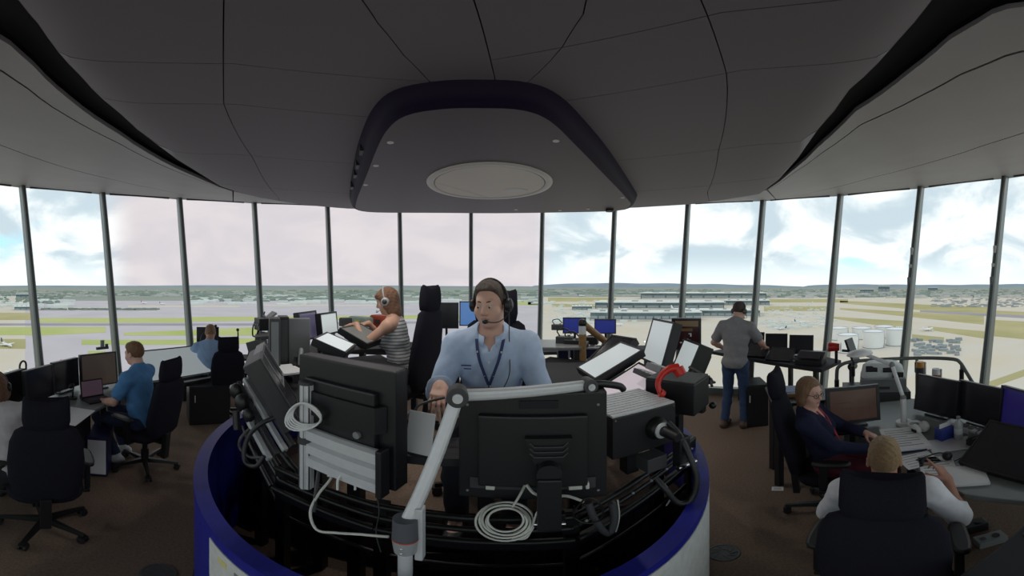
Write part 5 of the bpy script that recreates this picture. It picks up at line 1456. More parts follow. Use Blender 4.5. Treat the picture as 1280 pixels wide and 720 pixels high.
# ------------------------------------------------------------------ right window console with the standing man
poly_table('window_console', 'dark console table at the right window with flat monitors', 'desk', [(2.95, 4.45), (3.10, 3.62), (3.28, 2.55), (3.85, 2.65), (4.05, 3.6), (3.65, 4.6)], .93, .05, M_darkdesk, [(3.3, 3.9), (3.42, 2.75), (3.85, 3.6), (3.5, 4.4)])
monitor('upright dark monitor on the window console nearest the standing man', (3.42, 3.98, 1.12), 4.0, .3, .30, .23, .04, M_scr, base=.93)
monitor('upright dark monitor in the middle of the window console', (3.56, 3.62, 1.12), 3.98, .3, .30, .23, .04, M_scr, base=.93)
monitor('upright dark monitor at the right of the window console', (3.70, 3.25, 1.11), 4.1, .3, .32, .25, .04, M_scr, base=.93)
monitor('flat tilted black touch panel under the hand of the standing man', (3.27, 3.72, 1.02), 4.2, 1.1, .28, .26, .04, M_scr)
monitor('flat tilted black touch panel right of the one under the hand', (3.35, 3.32, 1.01), 4.25, 1.15, .32, .28, .04, M_scr)
o = thing('control_console', 'black wedge console at the right end of the window console', 'control panel', (3.45, 2.86, .93), 4.3)
MB().prism([(-.14, 0), (.14, 0), (.14, .06), (-.06, .15), (-.14, .15)], -.18, .18, Matrix(((0, 0, 1), (1, 0, 0), (0, 1, 0)))).build('body', M_black, o, recalc=True, bevel=.005)
MB().box((0, .05, .122), (.30, .16, .006), rx(-.42)).build('panel', M_scr, o)
flat('small white note on the console between the panels', (3.42, 3.08, .932), (.09, .07, .01), .3, M_paper)
o = thing('red_lamp', 'red signal lamp gun hanging at the right end of the window console', 'lamp', (3.66, 2.60, 1.10), 4.2)
MB().cyl((-.04, 0, .05), (.10, 0, .05), .05, .065, 14).build('lamp_head', M_red, o); MB().cyl((.10, 0, .05), (.12, 0, .05), .06, n=14).build('lens', M_silver, o); MB().box((.0, 0, -.08), (.04, .04, .18)).build('handle', M_black, o, bevel=.008); MB().lathe([(.05, -.004), (.07, 0), (.05, .004)], (-.06, 0, .05), 16, 0, ry(PI / 2)).build('ring', M_white, o)
o = thing('signal_monitor', 'thin black panel on an arm seen edge on beside the red lamp', 'monitor', (3.62, 2.32, .93), 4.5)
MB().box((0, 0, .20), (.03, .22, .34), ry(.35)).build('casing', M_black, o, bevel=.005); MB().cyl((0, 0, 0), (0, 0, .14), .02, n=10).build('post', M_black, o); MB().box((.08, 0, .20), (.12, .03, .03)).build('bracket', M_black, o); MB().cyl((.0, -.05, .0), (.0, .05, .0), .05, n=12).build('knuckle', M_black, o)
MB().cyl((.02, 0, -.9), (.02, 0, 0), .025, n=10).build('stand', M_black, o)
o = cabinet('dark computer unit on the carpet beside the standing man', (3.05, 3.55, 0), (.30, .42, .62), 3.6, M_black, 'computer_tower', 1, 'computer')
o = thing('floor_grille', 'dark ventilation grille set in the carpet below the right window', 'vent', (3.45, 3.05, .0), .9)
MB().box((0, 0, .004), (.55, .18, .008)).build('frame', M_dgrey, o)
for i in range(8): MB().box((-.24 + .069 * i, 0, .010), (.02, .15, .006)).build('slat', M_black, o)

# ------------------------------------------------------------------ right working positions
poly_table('curved_desk', 'long grey desk at the right with papers and three dark monitors', 'desk', [(1.62, -.45), (1.70, .42), (2.10, 1.05), (2.42, 1.72), (2.95, 1.72), (3.4, 1.25), (3.75, .4), (3.4, -.6), (2.2, -.9)], .74, .035, M_desk, [(1.80, -.3), (2.05, .85), (2.6, 1.65), (3.5, .4)])
monitor('leftmost of the three dark monitors on the right desk', (2.86, .965, .955), -1.26, .15, .43, .32, .045, M_scr, base=.74)
monitor('middle one of the three dark monitors on the right desk', (2.745, .56, .955), -1.09, .15, .43, .32, .045, M_scr, base=.74)
monitor('rightmost dark monitor on the right desk, with deep blue glow', (2.55, .195, .975), -.92, .18, .43, .32, .045, screen_mat('screen_deep_blue', (.018, .014, .11), .25), base=.74)
monitor('large flat black panel lying tilted on the right desk in front of the blue monitor', (2.08, .24, .88), -1.15, 1.05, .46, .38, .05, M_scr)
M_ln = mat('screen_line_brown', (.10, .06, .045), .3)
monitor('brown lit monitor with outlined windows beside the woman with glasses', (2.36, 1.50, .945), -2.45, .12, .40, .27, .045, screen_mat('screen_sepia', (.055, .030, .022), .25), base=.74, bez=.03,
        mark=((-.2, .1, .25, .02, M_ln), (.2, .1, .3, .02, M_ln), (.0, -.1, .5, .02, M_ln), (-.1, 0, .01, .5, M_ln), (.25, -.05, .01, .4, M_ln), (-.35, -.1, .01, .5, M_ln), (.3, -.25, .25, .02, M_ln)))
cabinet('grey low cabinet under the printer behind the right desk', (3.50, 1.93, 0), (.75, .5, .74), -2.2, M_dgrey, 'cabinet', 2)
pr = thing('printer', 'pale grey office printer on the cabinet in front of the right window', 'printer', (3.52, 1.84, .74), -2.1)
MB().box((0, 0, .08), (.52, .40, .16)).build('paper_drawer', M_grey, pr, bevel=.012)
loft([(.16, 0, .50, .38), (.20, 0, .50, .40), (.27, -.01, .47, .36), (.31, -.02, .36, .28), (.325, -.02, .28, .2)], 24, 4).build('housing', mat('printer_pale', (.62, .66, .66), .5), pr)
MB().box((-.06, .15, .275), (.13, .10, .02), rx(-.5)).build('output_slot', M_gap, pr); MB().box((.13, .15, .275), (.13, .08, .02), rx(-.5)).build('output_slot', M_gap, pr)
MB().box((.0, .22, .17), (.40, .14, .015), rx(.25)).build('output_tray', M_grey, pr, bevel=.003); MB().box((0, .205, .06), (.14, .012, .03)).build('drawer_handle', M_dgrey, pr)
MB().box((-.16, .22, .22), (.12, .02, .06)).build('control_panel', M_black, pr)
rp = [at(1046, 505, 4.2), at(1046, 468, 4.2), at(1049, 458, 4.2), at(1062, 452.5, 4.2), at(1090, 450, 4.25), at(1130, 448, 4.25), at(1165, 447.5, 4.2), at(1192, 449, 4.1), at(1200, 453, 4.1), at(1206, 462, 4.05), at(1218, 482, 3.95)]
rl = thing('handrail', 'grey tubular handrail around the printer in front of the right window', 'handrail', (rp[5].x, rp[5].y, 0))
q0 = Vector((rp[5].x, rp[5].y, 0))
MB().tube([p - q0 for p in spline(rp, 3)], .024, 8).build('top_rail', M_mull, rl)
for x, y, d in ((1066, 453, 4.2), (1146, 448, 4.22), (1202, 457, 4.08), (1046, 470, 4.2)):
    p = at(x, y, d) - q0; MB().cyl((p.x, p.y, 0), p, .02, n=8).build('post', M_mull, rl)
    MB().cyl((p.x, p.y, p.z - .18), (p.x, p.y, p.z - .05), .03, n=8).build('sleeve', M_black, rl)
lp = [at(1130, 521, 2.85), at(1129, 497, 2.85), at(1123, 482, 2.9), at(1115, 456, 2.95), at(1075, 440, 3.05)]
la = thing('desk_lamp', 'white jointed desk lamp reaching over the printer', 'lamp', (lp[0].x, lp[0].y, .74))
l0_ = Vector((lp[0].x, lp[0].y, .74))
MB().cyl((0, 0, 0), (0, 0, .03), .07, n=18).build('base', M_white, la); MB().cyl((0, 0, .03), lp[1] - l0_, .03, .026, 14).build('column', M_white, la)
MB().cyl(lp[1] - l0_, lp[3] - l0_, .018, n=10).build('lower_arm', M_white, la); MB().cyl(lp[3] - l0_, lp[4] - l0_, .018, n=10).build('upper_arm', M_white, la)
for k in (1, 3): MB().ball(lp[k] - l0_, .028, 8).build('joint', M_grey, la)
MB().lathe([(.03, .03), (.09, .0), (.10, -.03), (.09, -.035)], lp[4] - l0_, 18, 0, Matrix.Diagonal((1.6, 1, .7))).build('lamp_shade', M_white, la)
for i, (x, y, d, m, nm) in enumerate(((1150, 459, 4.0, mat('amber', (.55, .25, .04), .3), 'amber'), (1170, 468, 3.9, mat('cup_red', (.35, .05, .03), .5), 'red'))):
    p = at(x, y, d); o = thing('beacon_lamp' if i == 0 else 'red_cup', ('amber lamp unit in a pale box behind the leftmost dark monitor', 'dark red canister with pale lid behind the leftmost dark monitor')[i], 'lamp' if i == 0 else 'canister', (p.x, p.y, .74))
    MB().cyl((0, 0, 0), (0, 0, p.z - .74), .05 if i == 0 else .045, n=14).build('body', M_dgrey if i == 0 else m, o); MB().cyl((0, 0, p.z - .74), (0, 0, p.z - .74 + .07), .05, .045, 14).build('dome' if i == 0 else 'lid', m if i == 0 else M_white, o)
    MB().box((.06, 0, p.z - .80), (.05, .09, .22)).build('bracket', M_grey, o)
poly_table('side_shelf', 'dark shelf behind the right desk monitors near the window', 'shelf', [(3.25, 1.3), (3.2, .3), (3.75, .3), (3.9, 1.45)], .742, .03, M_darkdesk)
# things on the right desk
def pad(label, x, y, size, a, m=M_paper, lines=0, z=.742, name='paper_sheet', cat='paper'):
    p = on(x, y, z); return flat(label, (p.x, p.y, z), size, a, m, name, cat, 0, None, lines)
pad('open white logbook on the right desk near the woman with glasses', 1130, 551, (.30, .40, .03), .9, lines=8, name='logbook', cat='book')
pad('white sheet at the front edge of the right desk behind the front man', 1148, 575, (.24, .20, .003), .7, lines=5)
pad('white sheet with lines right of the front sheet on the right desk', 1172, 583, (.22, .28, .003), 1.1, lines=6)
pad('large white notepad on the right desk near the raised hand', 1205, 596, (.26, .24, .015), 1.2, lines=0, name='notepad', cat='notepad')
pad('blue folder under the open logbook on the right desk', 1128, 562, (.32, .12, .012), .9, M_navy, name='folder', cat='folder')
pad('flat clear mat edge lying in the middle of the right desk', 1195, 555, (.40, .22, .003), 1.0, M_silver, name='desk_mat', cat='mat')
for i, (x, y, s) in enumerate(((1184, 574, .05), (1200, 574, .03))):
    p = on(x, y, .745); o = thing('microphone' if i == 0 else 'pen', ('black round microphone head on the right desk papers', 'short dark pen on the notepad')[i], ('microphone', 'pen')[i], (p.x, p.y, .745), .5)
    if i == 0:
        MB().lathe([(.02, 0), (.03, .01), (.036, .03), (.03, .05), (.01, .06)], (0, 0, 0), 14).build('head', M_black, o); MB().tube(spline([(0, 0, .04), (-.05, .03, .06), (-.12, .08, .03), (-.16, .12, .0)], 4), .006, 6).build('stem', M_dgrey, o)
    else:
        MB().cyl((-.05, 0, .006), (.04, 0, .006), .005, n=8).build('barrel', M_black, o); MB().cyl((.04, 0, .006), (.055, 0, .006), .005, .001, 8).build('tip', M_silver, o); MB().box((-.03, .005, .008), (.03, .002, .003)).build('clip', M_silver, o)
p = on(1150, 541, .745); o = thing('tape_roll', 'white headset with round pads lying on the right desk behind the logbook', 'headset', (p.x, p.y, .745), .4); o.name = 'white_headset'
for s in (-1, 1): MB().lathe([(.02, -.02), (.045, -.018), (.05, 0), (.045, .018), (.02, .02)], (s * .045, 0, .045), 16, 0, ry(PI / 2 + s * .3)).build('ear_cup', M_white, o); MB().cyl((s * .045 + .018 * s, 0, .045), (s * .045 + .024 * s, 0, .045), .028, n=14).build('pad', M_black, o)
MB().tube([(-.06, .02, .06), (-.05, .08, .07), (0, .11, .07), (.05, .08, .07), (.06, .02, .06)], .01, 8).build('headband', M_white, o)
p = on(1198, 548, .745); o = thing('water_bottle', 'pale plastic bottle on the right desk below the dark monitors', 'bottle', (p.x, p.y, .742))
MB().lathe([(.030, 0), (.034, .01), (.034, .12), (.028, .15), (.014, .165), (.014, .18)], n=16).build('bottle_body', mat('bottle_pale', (.50, .54, .52), .3), o); MB().cyl((0, 0, .18), (0, 0, .20), .016, n=12).build('cap', M_grey, o); MB().lathe([(.0345, .05), (.0345, .10)], n=16).build('label_band', M_white, o)
p = on(1181, 547, .745); o = thing('blue_box', 'blue paper holder on the right desk left of the bottle', 'holder', (p.x, p.y, .742), .5)
MB().box((0, 0, .05), (.14, .08, .10)).build('box', mat('box_blue', (.03, .05, .30), .5), o, bevel=.004); MB().box((0, .0, .11), (.11, .01, .05)).build('paper', M_paper, o); MB().box((0, .042, .05), (.10, .003, .04)).build('front_label', M_grey, o)
for i, (x, y) in enumerate(((1212, 536), (1232, 545), (1222, 552), (1246, 552))):
    p = on(x, y, .78); o = thing('desk_device', ('white rack of strips under the middle dark monitor', 'pale keyboard standing under the rightmost monitor', 'black handset base right of the bottle', 'small silver gadget beside the flat black panel')[i], 'device', (p.x, p.y, .742), -1.1)
    w_ = (.30, .26, .14, .06)[i]; m = (M_white, M_grey, M_black, M_silver)[i]
    MB().box((0, 0, .03), (w_, .09, .05)).build('body', m, o, bevel=.004)
    for q in range(4): MB().box((w_ * (-.36 + .24 * q), .01, .06), (w_ * .16, .05, .02)).build('key', (M_grey, M_white, M_dgrey, M_black)[i], o)
o = thing('book_stack', 'small pile of books with a blue one on top behind the woman with glasses', 'books', (at(1020, 478, 3.0).x, at(1020, 478, 3.0).y, .62), .8)
bs = o
poly_table('side_table', 'small dark side table behind the woman with glasses', 'table', [(1.98, 2.05), (2.45, 1.75), (2.75, 2.15), (2.3, 2.5)], .93, .03, M_black, [(2.1, 2.1), (2.42, 1.9), (2.62, 2.2), (2.3, 2.38)])
bs.location = (2.34, 2.12, .93)
MB().box((0, 0, .014), (.30, .22, .028)).build('lower_book', M_wood, bs, bevel=.003); MB().box((.0, .01, .04), (.28, .21, .024), rz(.1)).build('upper_book', mat('book_blue', (.05, .10, .24), .5), bs, bevel=.003); MB().box((-.001, .01, .04), (.274, .214, .016), rz(.1)).build('pages', M_paper, bs)
flat('slanted white sheet on a stand behind the brown lit monitor', (2.63, 1.76, .75), (.30, .34, .006), -2.0, M_paper, 'chart_sheet', 'paper', 1.0)
# floor things
o = thing('floor_paper', 'small white card lying on the carpet left of the woman', 'paper', on(972, 611, .002), .8); MB().box((0, 0, .001), (.10, .07, .002)).build('sheet', M_paper, o); MB().box((0, .01, .0022), (.06, .008, .0006)).build('print_line', M_grey, o); MB().box((0, -.01, .0022), (.07, .006, .0006)).build('print_line', M_grey, o)
for i, (x, y) in enumerate(((905, 691), (198, 717))):
    p = on(x, y, 0); o = thing('floor_vent', ('round floor vent in the carpet right of the podium', 'round floor vent in the carpet left of the podium')[i], 'vent', (p.x, p.y, 0))
    MB().lathe([(.085, 0), (.10, 0), (.098, .006), (.088, .007), (.085, .004)], n=28).build('ring', M_dgrey, o)
    MB().cyl((0, 0, 0), (0, 0, .003), .088, n=24).build('tray', M_black, o)
    for k in range(10):
        q = 2 * PI * k / 10; MB().box((.055 * math.cos(q), .055 * math.sin(q), .005), (.055, .010, .004), rz(q + .5)).build('swirl_vane', M_dgrey, o)
office_chair('dark high backed chair in the right foreground, seen from behind', (1.24, .62, 0), 1.18, spin=.4, rec=.10)
office_chair('dark high backed chair of the woman with glasses', (2.03, 1.50, 0), 2.55, spin=1.1, rec=.26, tall=.10)
o = thing('corner_console', 'dark console corner with a ribbed grille in the bottom right foreground', 'console', (1.15, .0, 0), 0)
MB().prism([(-.20, .25), (.35, .01), (.25, -.35), (-.25, -.3)], 0, .85).build('carcass', M_darkdesk, o, bevel=.01)
for i in range(9): MB().box((.16 - .01 * i, .05 - .028 * i, .856), (.16, .012, .010), rz(-.4)).build('grille_slat', M_dgrey, o)
for i, (x, y, m) in enumerate(((1238, 655, M_grey), (1215, 640, M_black), (1160, 640, mat('green_card', (.08, .20, .08), .6)))):
    p = on(x, y, .20 if i < 2 else .40); o = thing(('power_strip', 'adapter_box', 'green_card')[i], ('grey power unit under the right desk beside the front chair', 'black adapter box under the right desk behind the power unit', 'green card standing on the low shelf under the raised hand')[i], 'device' if i < 2 else 'card', (p.x, p.y, 0), .9)
    hh = (.06, .08, .12)[i]
    if i == 2: p.z = 0
    MB().box((0, 0, hh / 2), (.20 if i < 2 else .12, .10, hh)).build('body', m, o, bevel=.005); MB().cyl((.04, .0, hh), (.04, 0, hh + .006), .025, n=14).build('socket', M_black, o); MB().box((-.05, 0, hh + .003), (.03, .03, .006)).build('switch', M_dgrey, o)

# ------------------------------------------------------------------ rear of the room, beyond the podium
poly_table('window_counter', 'long dark counter along the middle window behind the podium', 'desk', [(-2.6, 4.35), (-1.2, 4.75), (.6, 4.9), (2.0, 4.45), (2.4, 4.95), (.7, 5.55), (-1.5, 5.45), (-3.0, 4.85)], 1.0, .05, M_darkdesk, [(-2.5, 4.7), (-.8, 4.95), (.8, 5.1), (2.0, 4.8)])
monitor('blue lit monitor left of the shirted man, on the far counter', (-.62, 5.05, 1.55), 3.1, .05, .30, .34, .05, screen_mat('screen_sky_blue', (.10, .22, .50), .4), base=1.0)
monitor('dark monitor beside the blue lit one on the far counter', (-.98, 5.0, 1.52), 3.0, .05, .34, .36, .05, M_scr, base=1.0)
monitor('pale monitor at the window right of the woman in striped top', (-1.25, 5.0, 1.40), 2.9, .05, .30, .24, .05, screen_mat('screen_pale_blue', (.30, .38, .46), .4, .3), base=1.0)
monitor('small blue screen on the far counter left of the wooden lamp', (.88, 4.75, 1.40), 3.4, .05, .30, .20, .05, M_scrblue, base=1.0)
monitor('small blue screen on the far counter behind the tilted screens', (1.32, 4.7, 1.38), 3.5, .05, .28, .18, .05, M_scrblue, base=1.0)
# wooden jointed lamp and navy partition panels
wl = thing('wooden_lamp', 'wooden jointed lamp with silver hinge behind the podium', 'lamp', (at(729, 470, 3.05).x, at(729, 470, 3.05).y, .60))
w0 = wl.location.copy(); wt = at(728, 404, 3.05); wh = at(758, 428, 3.25)
MB().cyl((0, 0, 0), wt - w0 - Vector((0, 0, .10)), .035, n=12).build('post', M_wood, wl); MB().cyl(wt - w0 - Vector((0, 0, .12)), wt - w0, .033, n=12).build('silver_sleeve', M_silver, wl)
MB().cyl(wt - w0, wh - w0, .032, n=12).build('arm', M_wood, wl); MB().ball(wt - w0, .042, 8).build('hinge', M_blackm, wl); MB().cyl(wh - w0, wh - w0 + Vector((.03, 0, -.10)), .05, .08, 14).build('shade', M_black, wl)
for i, (x0, x1, y0, y1, d) in enumerate(((712, 750, 436, 447, 3.3), (712, 752, 451, 474, 3.2), (697, 711, 438, 472, 3.3))):
    a0_, a1_ = at(x0, y0, d), at(x1, y1, d); c = (a0_ + a1_) / 2; wd = abs(x1 - x0) / S * d; hh = a0_.z - a1_.z
    o = thing('partition_panel', ('narrow navy partition panel with silver edge behind the podium, upper', 'wide navy partition panel with silver edge behind the podium, lower', 'small navy partition panel left of the wooden lamp')[i], 'partition', (c.x, c.y, .60 if False else a1_.z), math.atan2(c.x, c.y) + PI)
    MB().box((0, 0, hh / 2), (wd, .03, hh)).build('panel', M_navy, o)
    MB().box((0, 0, hh + .008), (wd, .034, .016)).build('top_trim', M_silver, o)
    for s in (-1, 1): MB().box((s * wd / 2, 0, hh / 2 - .0), (.014, .034, hh)).build('side_trim', M_silver, o)
    for s in (-.4, .4): MB().box((s * wd, 0, (.60 - a1_.z) / 2), (.03, .03, a1_.z - .60)).build('leg', M_black, o)
poly_table('rear_desk', 'grey topped desk behind the podium at the right of the shirted man', 'desk', [(.15, 3.0), (.62, 2.95), (.80, 3.38), (.2, 3.45)], 1.42, .03, M_desk, [(.2, 3.05, .60), (.58, 3.0, .60), (.72, 3.3, .60), (.24, 3.4, .60)])
for i, (x, y, d, m) in enumerate(((706, 424, 3.25, M_dgrey), (716, 428, 3.2, M_black), (738, 424, 3.4, M_black), (741, 432, 3.4, M_white), (697, 408, 4.8, M_dgrey))):
    p = at(x, y, d); o = thing('desk_device', ('brown grey switch box on the rear desk by the shirted man', 'black device with cable on the rear desk left of the wooden lamp', 'black device right of the wooden lamp post', 'small white figure shaped holder right of the wooden lamp', 'small dark unit on the far counter at the mullion')[i], 'device', (p.x, p.y, p.z - .05), .4)
    MB().box((0, 0, .04), (.16, .10, .08) if i != 3 else (.05, .05, .14), ).build('body', m, o, bevel=.01); MB().tube(spline([(-.05, 0, .08), (-.08, .02, .13), (.0, .03, .15), (.06, .02, .10)], 4), .007, 6).build('lead', M_black, o); MB().cyl((.04, 0, .08), (.04, 0, .095), .015, n=10).build('knob', M_grey, o)
# far left rear: boxes on the counter before the striped woman
for i, (x, y, d, sz, m, lb, nm) in enumerate(((478, 403, 3.6, (.24, .14, .14), mat('red_box', (.40, .05, .02), .5), 'red box standing behind the touch panel at the window', 'red_box'), (451, 402, 3.6, (.28, .10, .09), mat('mint_box', (.32, .42, .36), .5), 'pale green box with yellow tag behind the touch panel', 'green_box'), (432, 403, 3.5, (.10, .10, .08), M_dgrey, 'dark grey box left of the pale green box', 'grey_box'))):
    p = at(x, y, d); o = thing(nm, lb, 'box', (p.x, p.y, p.z - sz[2] / 2), .4)
    MB().box((0, 0, sz[2] / 2), sz).build('body', m, o, bevel=.005); MB().box((0, -sz[1] / 2 - .002, sz[2] * .6), (sz[0] * .3, .003, sz[2] * .3)).build('tag', M_yel if i == 1 else M_dgrey, o); MB().box((0, 0, sz[2] + .004), (sz[0] * .9, sz[1] * .9, .008)).build('lid', m, o)
poly_table('rear_desk', 'dark desk along the rear of the podium by the woman in striped top', 'desk', [(-2.25, 2.75), (-1.6, 3.5), (-.9, 3.75), (-1.0, 3.35), (-1.45, 3.05), (-1.75, 2.6)], 1.33, .04, M_darkdesk, [(-2.0, 2.85, 0), (-1.55, 3.3, 0), (-1.05, 3.55, 0)])
for i, (x, y, d) in enumerate(((328, 405, 3.4), (338, 395, 3.5), (329, 420, 3.0), (345, 438, 2.7), (322, 432, 2.9))):
    p = at(x, y, d); o = thing('desk_device', ('black radio unit with dial at the rear left of the podium', 'slanted pale sheet holder at the rear left of the podium', 'dark tray with papers left of the slim towers', 'bundle of black leads below the slim towers', 'small dark panel behind the leaning monitor')[i], 'device', (p.x, p.y, p.z - .06), .5 + .2 * i)
    MB().box((0, 0, .06), ((.16, .24, .26, .14, .16)[i], .12, (.12, .02, .03, .08, .10)[i]), rx((0, .7, .1, 0, .3)[i])).build('body', (M_black, M_grey, M_dgrey, M_black, M_dgrey)[i], o, bevel=.004)
    for q in range(3): MB().cyl((-.05 + .05 * q, -.06, .06), (-.05 + .05 * q, -.07, .06), .014, n=10).build('knob', M_grey, o)
    MB().tube(spline([(-.06, -.05, .10), (-.09, -.07, .02), (-.03, -.09, -.06), (.04, -.07, -.04), (.06, -.04, .05)], 4), .008, 6).build('lead', M_black, o)
    MB().box((0, 0, -.20), (.05, .05, .36)).build('stand', M_black, o)
# podium chairs
office_chair('tall black draped chair behind the woman in striped top', (-.96, 2.86, PZ), -1.33, tall=.16, rec=.10)
office_chair('black chair of the man in pale blue shirt, headrest behind his head', (-.12, 1.98, PZ), PI + .05, tall=.10, rec=.10)

# ------------------------------------------------------------------ the people
def shirt_mat(n, c, **k): return mat(n, c, 0.85, noise=.12, nscale=25, bump=.25, bscale=420, spec=.15, **k)
# controller in the middle, facing the camera
b_, J = person('man in pale blue shirt with lanyard seated in the middle of the podium', (-.11, 1.84, PZ), PI + .04, dict(
    h=.005, hip=(0, -.05, .57), neck=(0, .02, 1.105), head=(.0, .055, 1.275), Rh=Rm(-.26, .10, .02), gaze=(.35, -.45), shw=.190, bulk=.98,
    armR=dict(wr=(.20, .34, .90), pole=(.35, -.3, -.9), fwd=(-.1, .9, -.25), pn=(0, -.2, -1)), armL=dict(wr=(-.25, .34, .74), pole=(-.3, -.5, -.7), fwd=(0, 1, -.2), pn=(0, -.2, -1)),
    legL=dict(knee=(-.14, .30, .54), ankle=(-.13, .30, .10)), legR=dict(knee=(.14, .30, .54), ankle=(.13, .30, .10)),
    hair=(.085, .062, .05), brow=(.07, .05, .04), quiff=.012, hairline=.084, skin='fair', skinc=(.68, .43, .34),
    top=dict(name='shirt', mat=shirt_mat('shirt_pale_blue', (.56, .68, .88)), sleeve='rolled', roll=dict(L=.82, R=.82), collar=True, loose=.006, neck=.070, neckf=.03, hem=-.1, v=.055), bottom=dict(name='trousers', mat=M_darktr)))
headset('black headset with boom microphone on the shirted man in the middle', b_, J, 'L')
T = J['T']; B3 = J['B']
lan = MB()
M_lan = mat('lanyard_navy', (.03, .05, .14), .7)
for s in (-1, 1):
    pts_ = spline([T(.070 * s, .01, .565), T(.068 * s, .070, .52), T(.050 * s, .122, .44), T(.026 * s, .137, .37), T(.002 * s, .140, .30)], 5)
    P = []; ns = len(pts_)
    for i, p in enumerate(pts_):
        for dx in (-.008, .008): P.append(Vector(p) + Vector((dx, 0, 0))); P.append(Vector(p) + Vector((dx, .003, 0)))
    F = []
    for i in range(ns - 1):
        a = i * 4; c = a + 4; F += [(a, a + 2, c + 2, c), (a + 1, c + 1, c + 3, a + 3), (a, c, c + 1, a + 1), (a + 2, a + 3, c + 3, c + 2)]
    lan.add(P, F)
lan.build('lanyard', M_lan, b_, recalc=True)
for s in (-1, 1):
    for k_ in range(6):
        q = k_ / 6; p = Vector(T(.060 * s - .046 * s * q, .108 + .034 * q, .47 - .14 * q)); MB().box(p + Vector((0, .004, 0)), (.007, .002, .010)).build('lanyard_mark', M_white, b_)
MB().tube(spline([T(.002, .142, .30), T(.0, .146, .22), T(-.006, .142, .15)], 4), .004, 6).build('lanyard_clip', M_dgrey, b_)
MB().box(Vector(T(.115, .128, .40)), (.052, .004, .006)).box(Vector(T(.108, .130, .383)), (.038, .004, .005)).build('pocket_print', M_lan, b_)
for k_ in range(5): MB().cyl(Vector(T(0, .128, .42 - .07 * k_)), Vector(T(0, .140, .42 - .07 * k_)), .005, n=10).build('button', M_white, b_)
MB().tube(spline([J['H'](-.10, .0, -.03), T(-.098, .075, .47), T(-.10, .135, .36), T(-.06, .152, .27), T(-.01, .155, .19), T(-.03, .15, .10)], 5), .0028, 6).build('headset_lead', M_dgrey, b_)

# woman in striped top, side view, left of the podium
M_str = bpy.data.materials.new('striped_knit'); M_str.use_nodes = True
t = M_str.node_tree; bs_ = t.nodes['Principled BSDF']; bs_.inputs['Roughness'].default_value = .9
tcn = t.nodes.new('ShaderNodeTexCoord'); wv = t.nodes.new('ShaderNodeTexWave'); wv.bands_direction = 'Z'; wv.inputs['Scale'].default_value = 11; wv.inputs['Distortion'].default_value = .6
cr = t.nodes.new('ShaderNodeValToRGB'); cr.color_ramp.interpolation = 'CONSTANT'; cr.color_ramp.elements[0].color = (.17, .175, .19, 1); cr.color_ramp.elements[1].color = (.55, .56, .57, 1); cr.color_ramp.elements[1].position = .34
t.links.new(tcn.outputs['Object'], wv.inputs[0]); t.links.new(wv.outputs['Color'], cr.inputs[0]); t.links.new(cr.outputs[0], bs_.inputs['Base Color'])
b_, J = person('woman in sleeveless striped top working on a touch panel at the left of the podium', (-.99, 2.87, PZ), -1.62, dict(
    h=.0065, fem=True, hip=(0, -.03, .57), neck=(0, .06, 1.08), head=(0, .11, 1.235), Rh=Rm(.05, .30, 0), gaze=(0, -.4),
    armL=dict(wr=(-.12, .36, 1.02), pole=(-.6, -.2, -.8), fwd=(.1, .9, -.1), pn=(.2, .1, -1), curl=(.2, .3, .3)), armR=dict(wr=(.10, .33, 1.01), pole=(.6, -.2, -.8), fwd=(-.1, .9, -.1), pn=(0, .1, -1)),
    legL=dict(knee=(-.11, .38, .55), ankle=(-.11, .38, .10)), legR=dict(knee=(.11, .38, .55), ankle=(.11, .38, .10)),
    hair=(.17, .085, .05), hairstyle='long', hairlen=.14, skin='tan', skinc=(.62, .38, .28), top=dict(name='striped_top', mat=M_str, sleeve='none', neck=.10), bottom=dict(name='trousers', mat=M_darktr)))
headset('light headset over the brown hair of the woman in striped top', b_, J, 'L', m=mat('headset_pale', (.42, .42, .42), .4))

# seated man in blue T-shirt at the left
M_tb = shirt_mat('tshirt_blue', (.10, .26, .52))
b_, J = person('man in blue T-shirt, jeans and white trainers seated at the left desk', (-3.03, 1.56, 0), -2.10, dict(
    h=.0065, hip=(0, -.02, .57), neck=(0, .02, 1.11), head=(0, .06, 1.275), Rh=Rm(-.12, .12, 0), bulk=1.0,
    armL=dict(wr=(-.15, .36, .74), pole=(-.6, -.4, -.7), pn=(.2, 0, -1)), armR=dict(wr=(.12, .36, .74), pole=(.7, -.4, -.7), pn=(-.2, 0, -1)),
    legL=dict(knee=(-.14, .42, .55), ankle=(-.12, .20, .12), toe=(-.12, .35, .045)), legR=dict(knee=(.14, .43, .55), ankle=(.12, .28, .12), toe=(.12, .43, .045)),
    hair=(.15, .075, .035), skin='fair', skinc=(.68, .43, .34), top=dict(name='t_shirt', mat=M_tb, sleeve='short', neck=.075, neckf=.01, loose=.006), bottom=dict(name='jeans', mat=mat('jeans_dark', (.03, .045, .10), .9, noise=.3, nscale=40, bump=.3, bscale=700)), shoemat=mat('trainer_white', (.70, .70, .68), .5), stripes=True))
T = J['T']
MB().tube([Vector(T(.170 * math.sin(q), .125 * math.cos(q) - .0, .20)) for q in np.linspace(.6, 2.6, 12)], .012, 6).build('white_chest_band', M_white, b_)

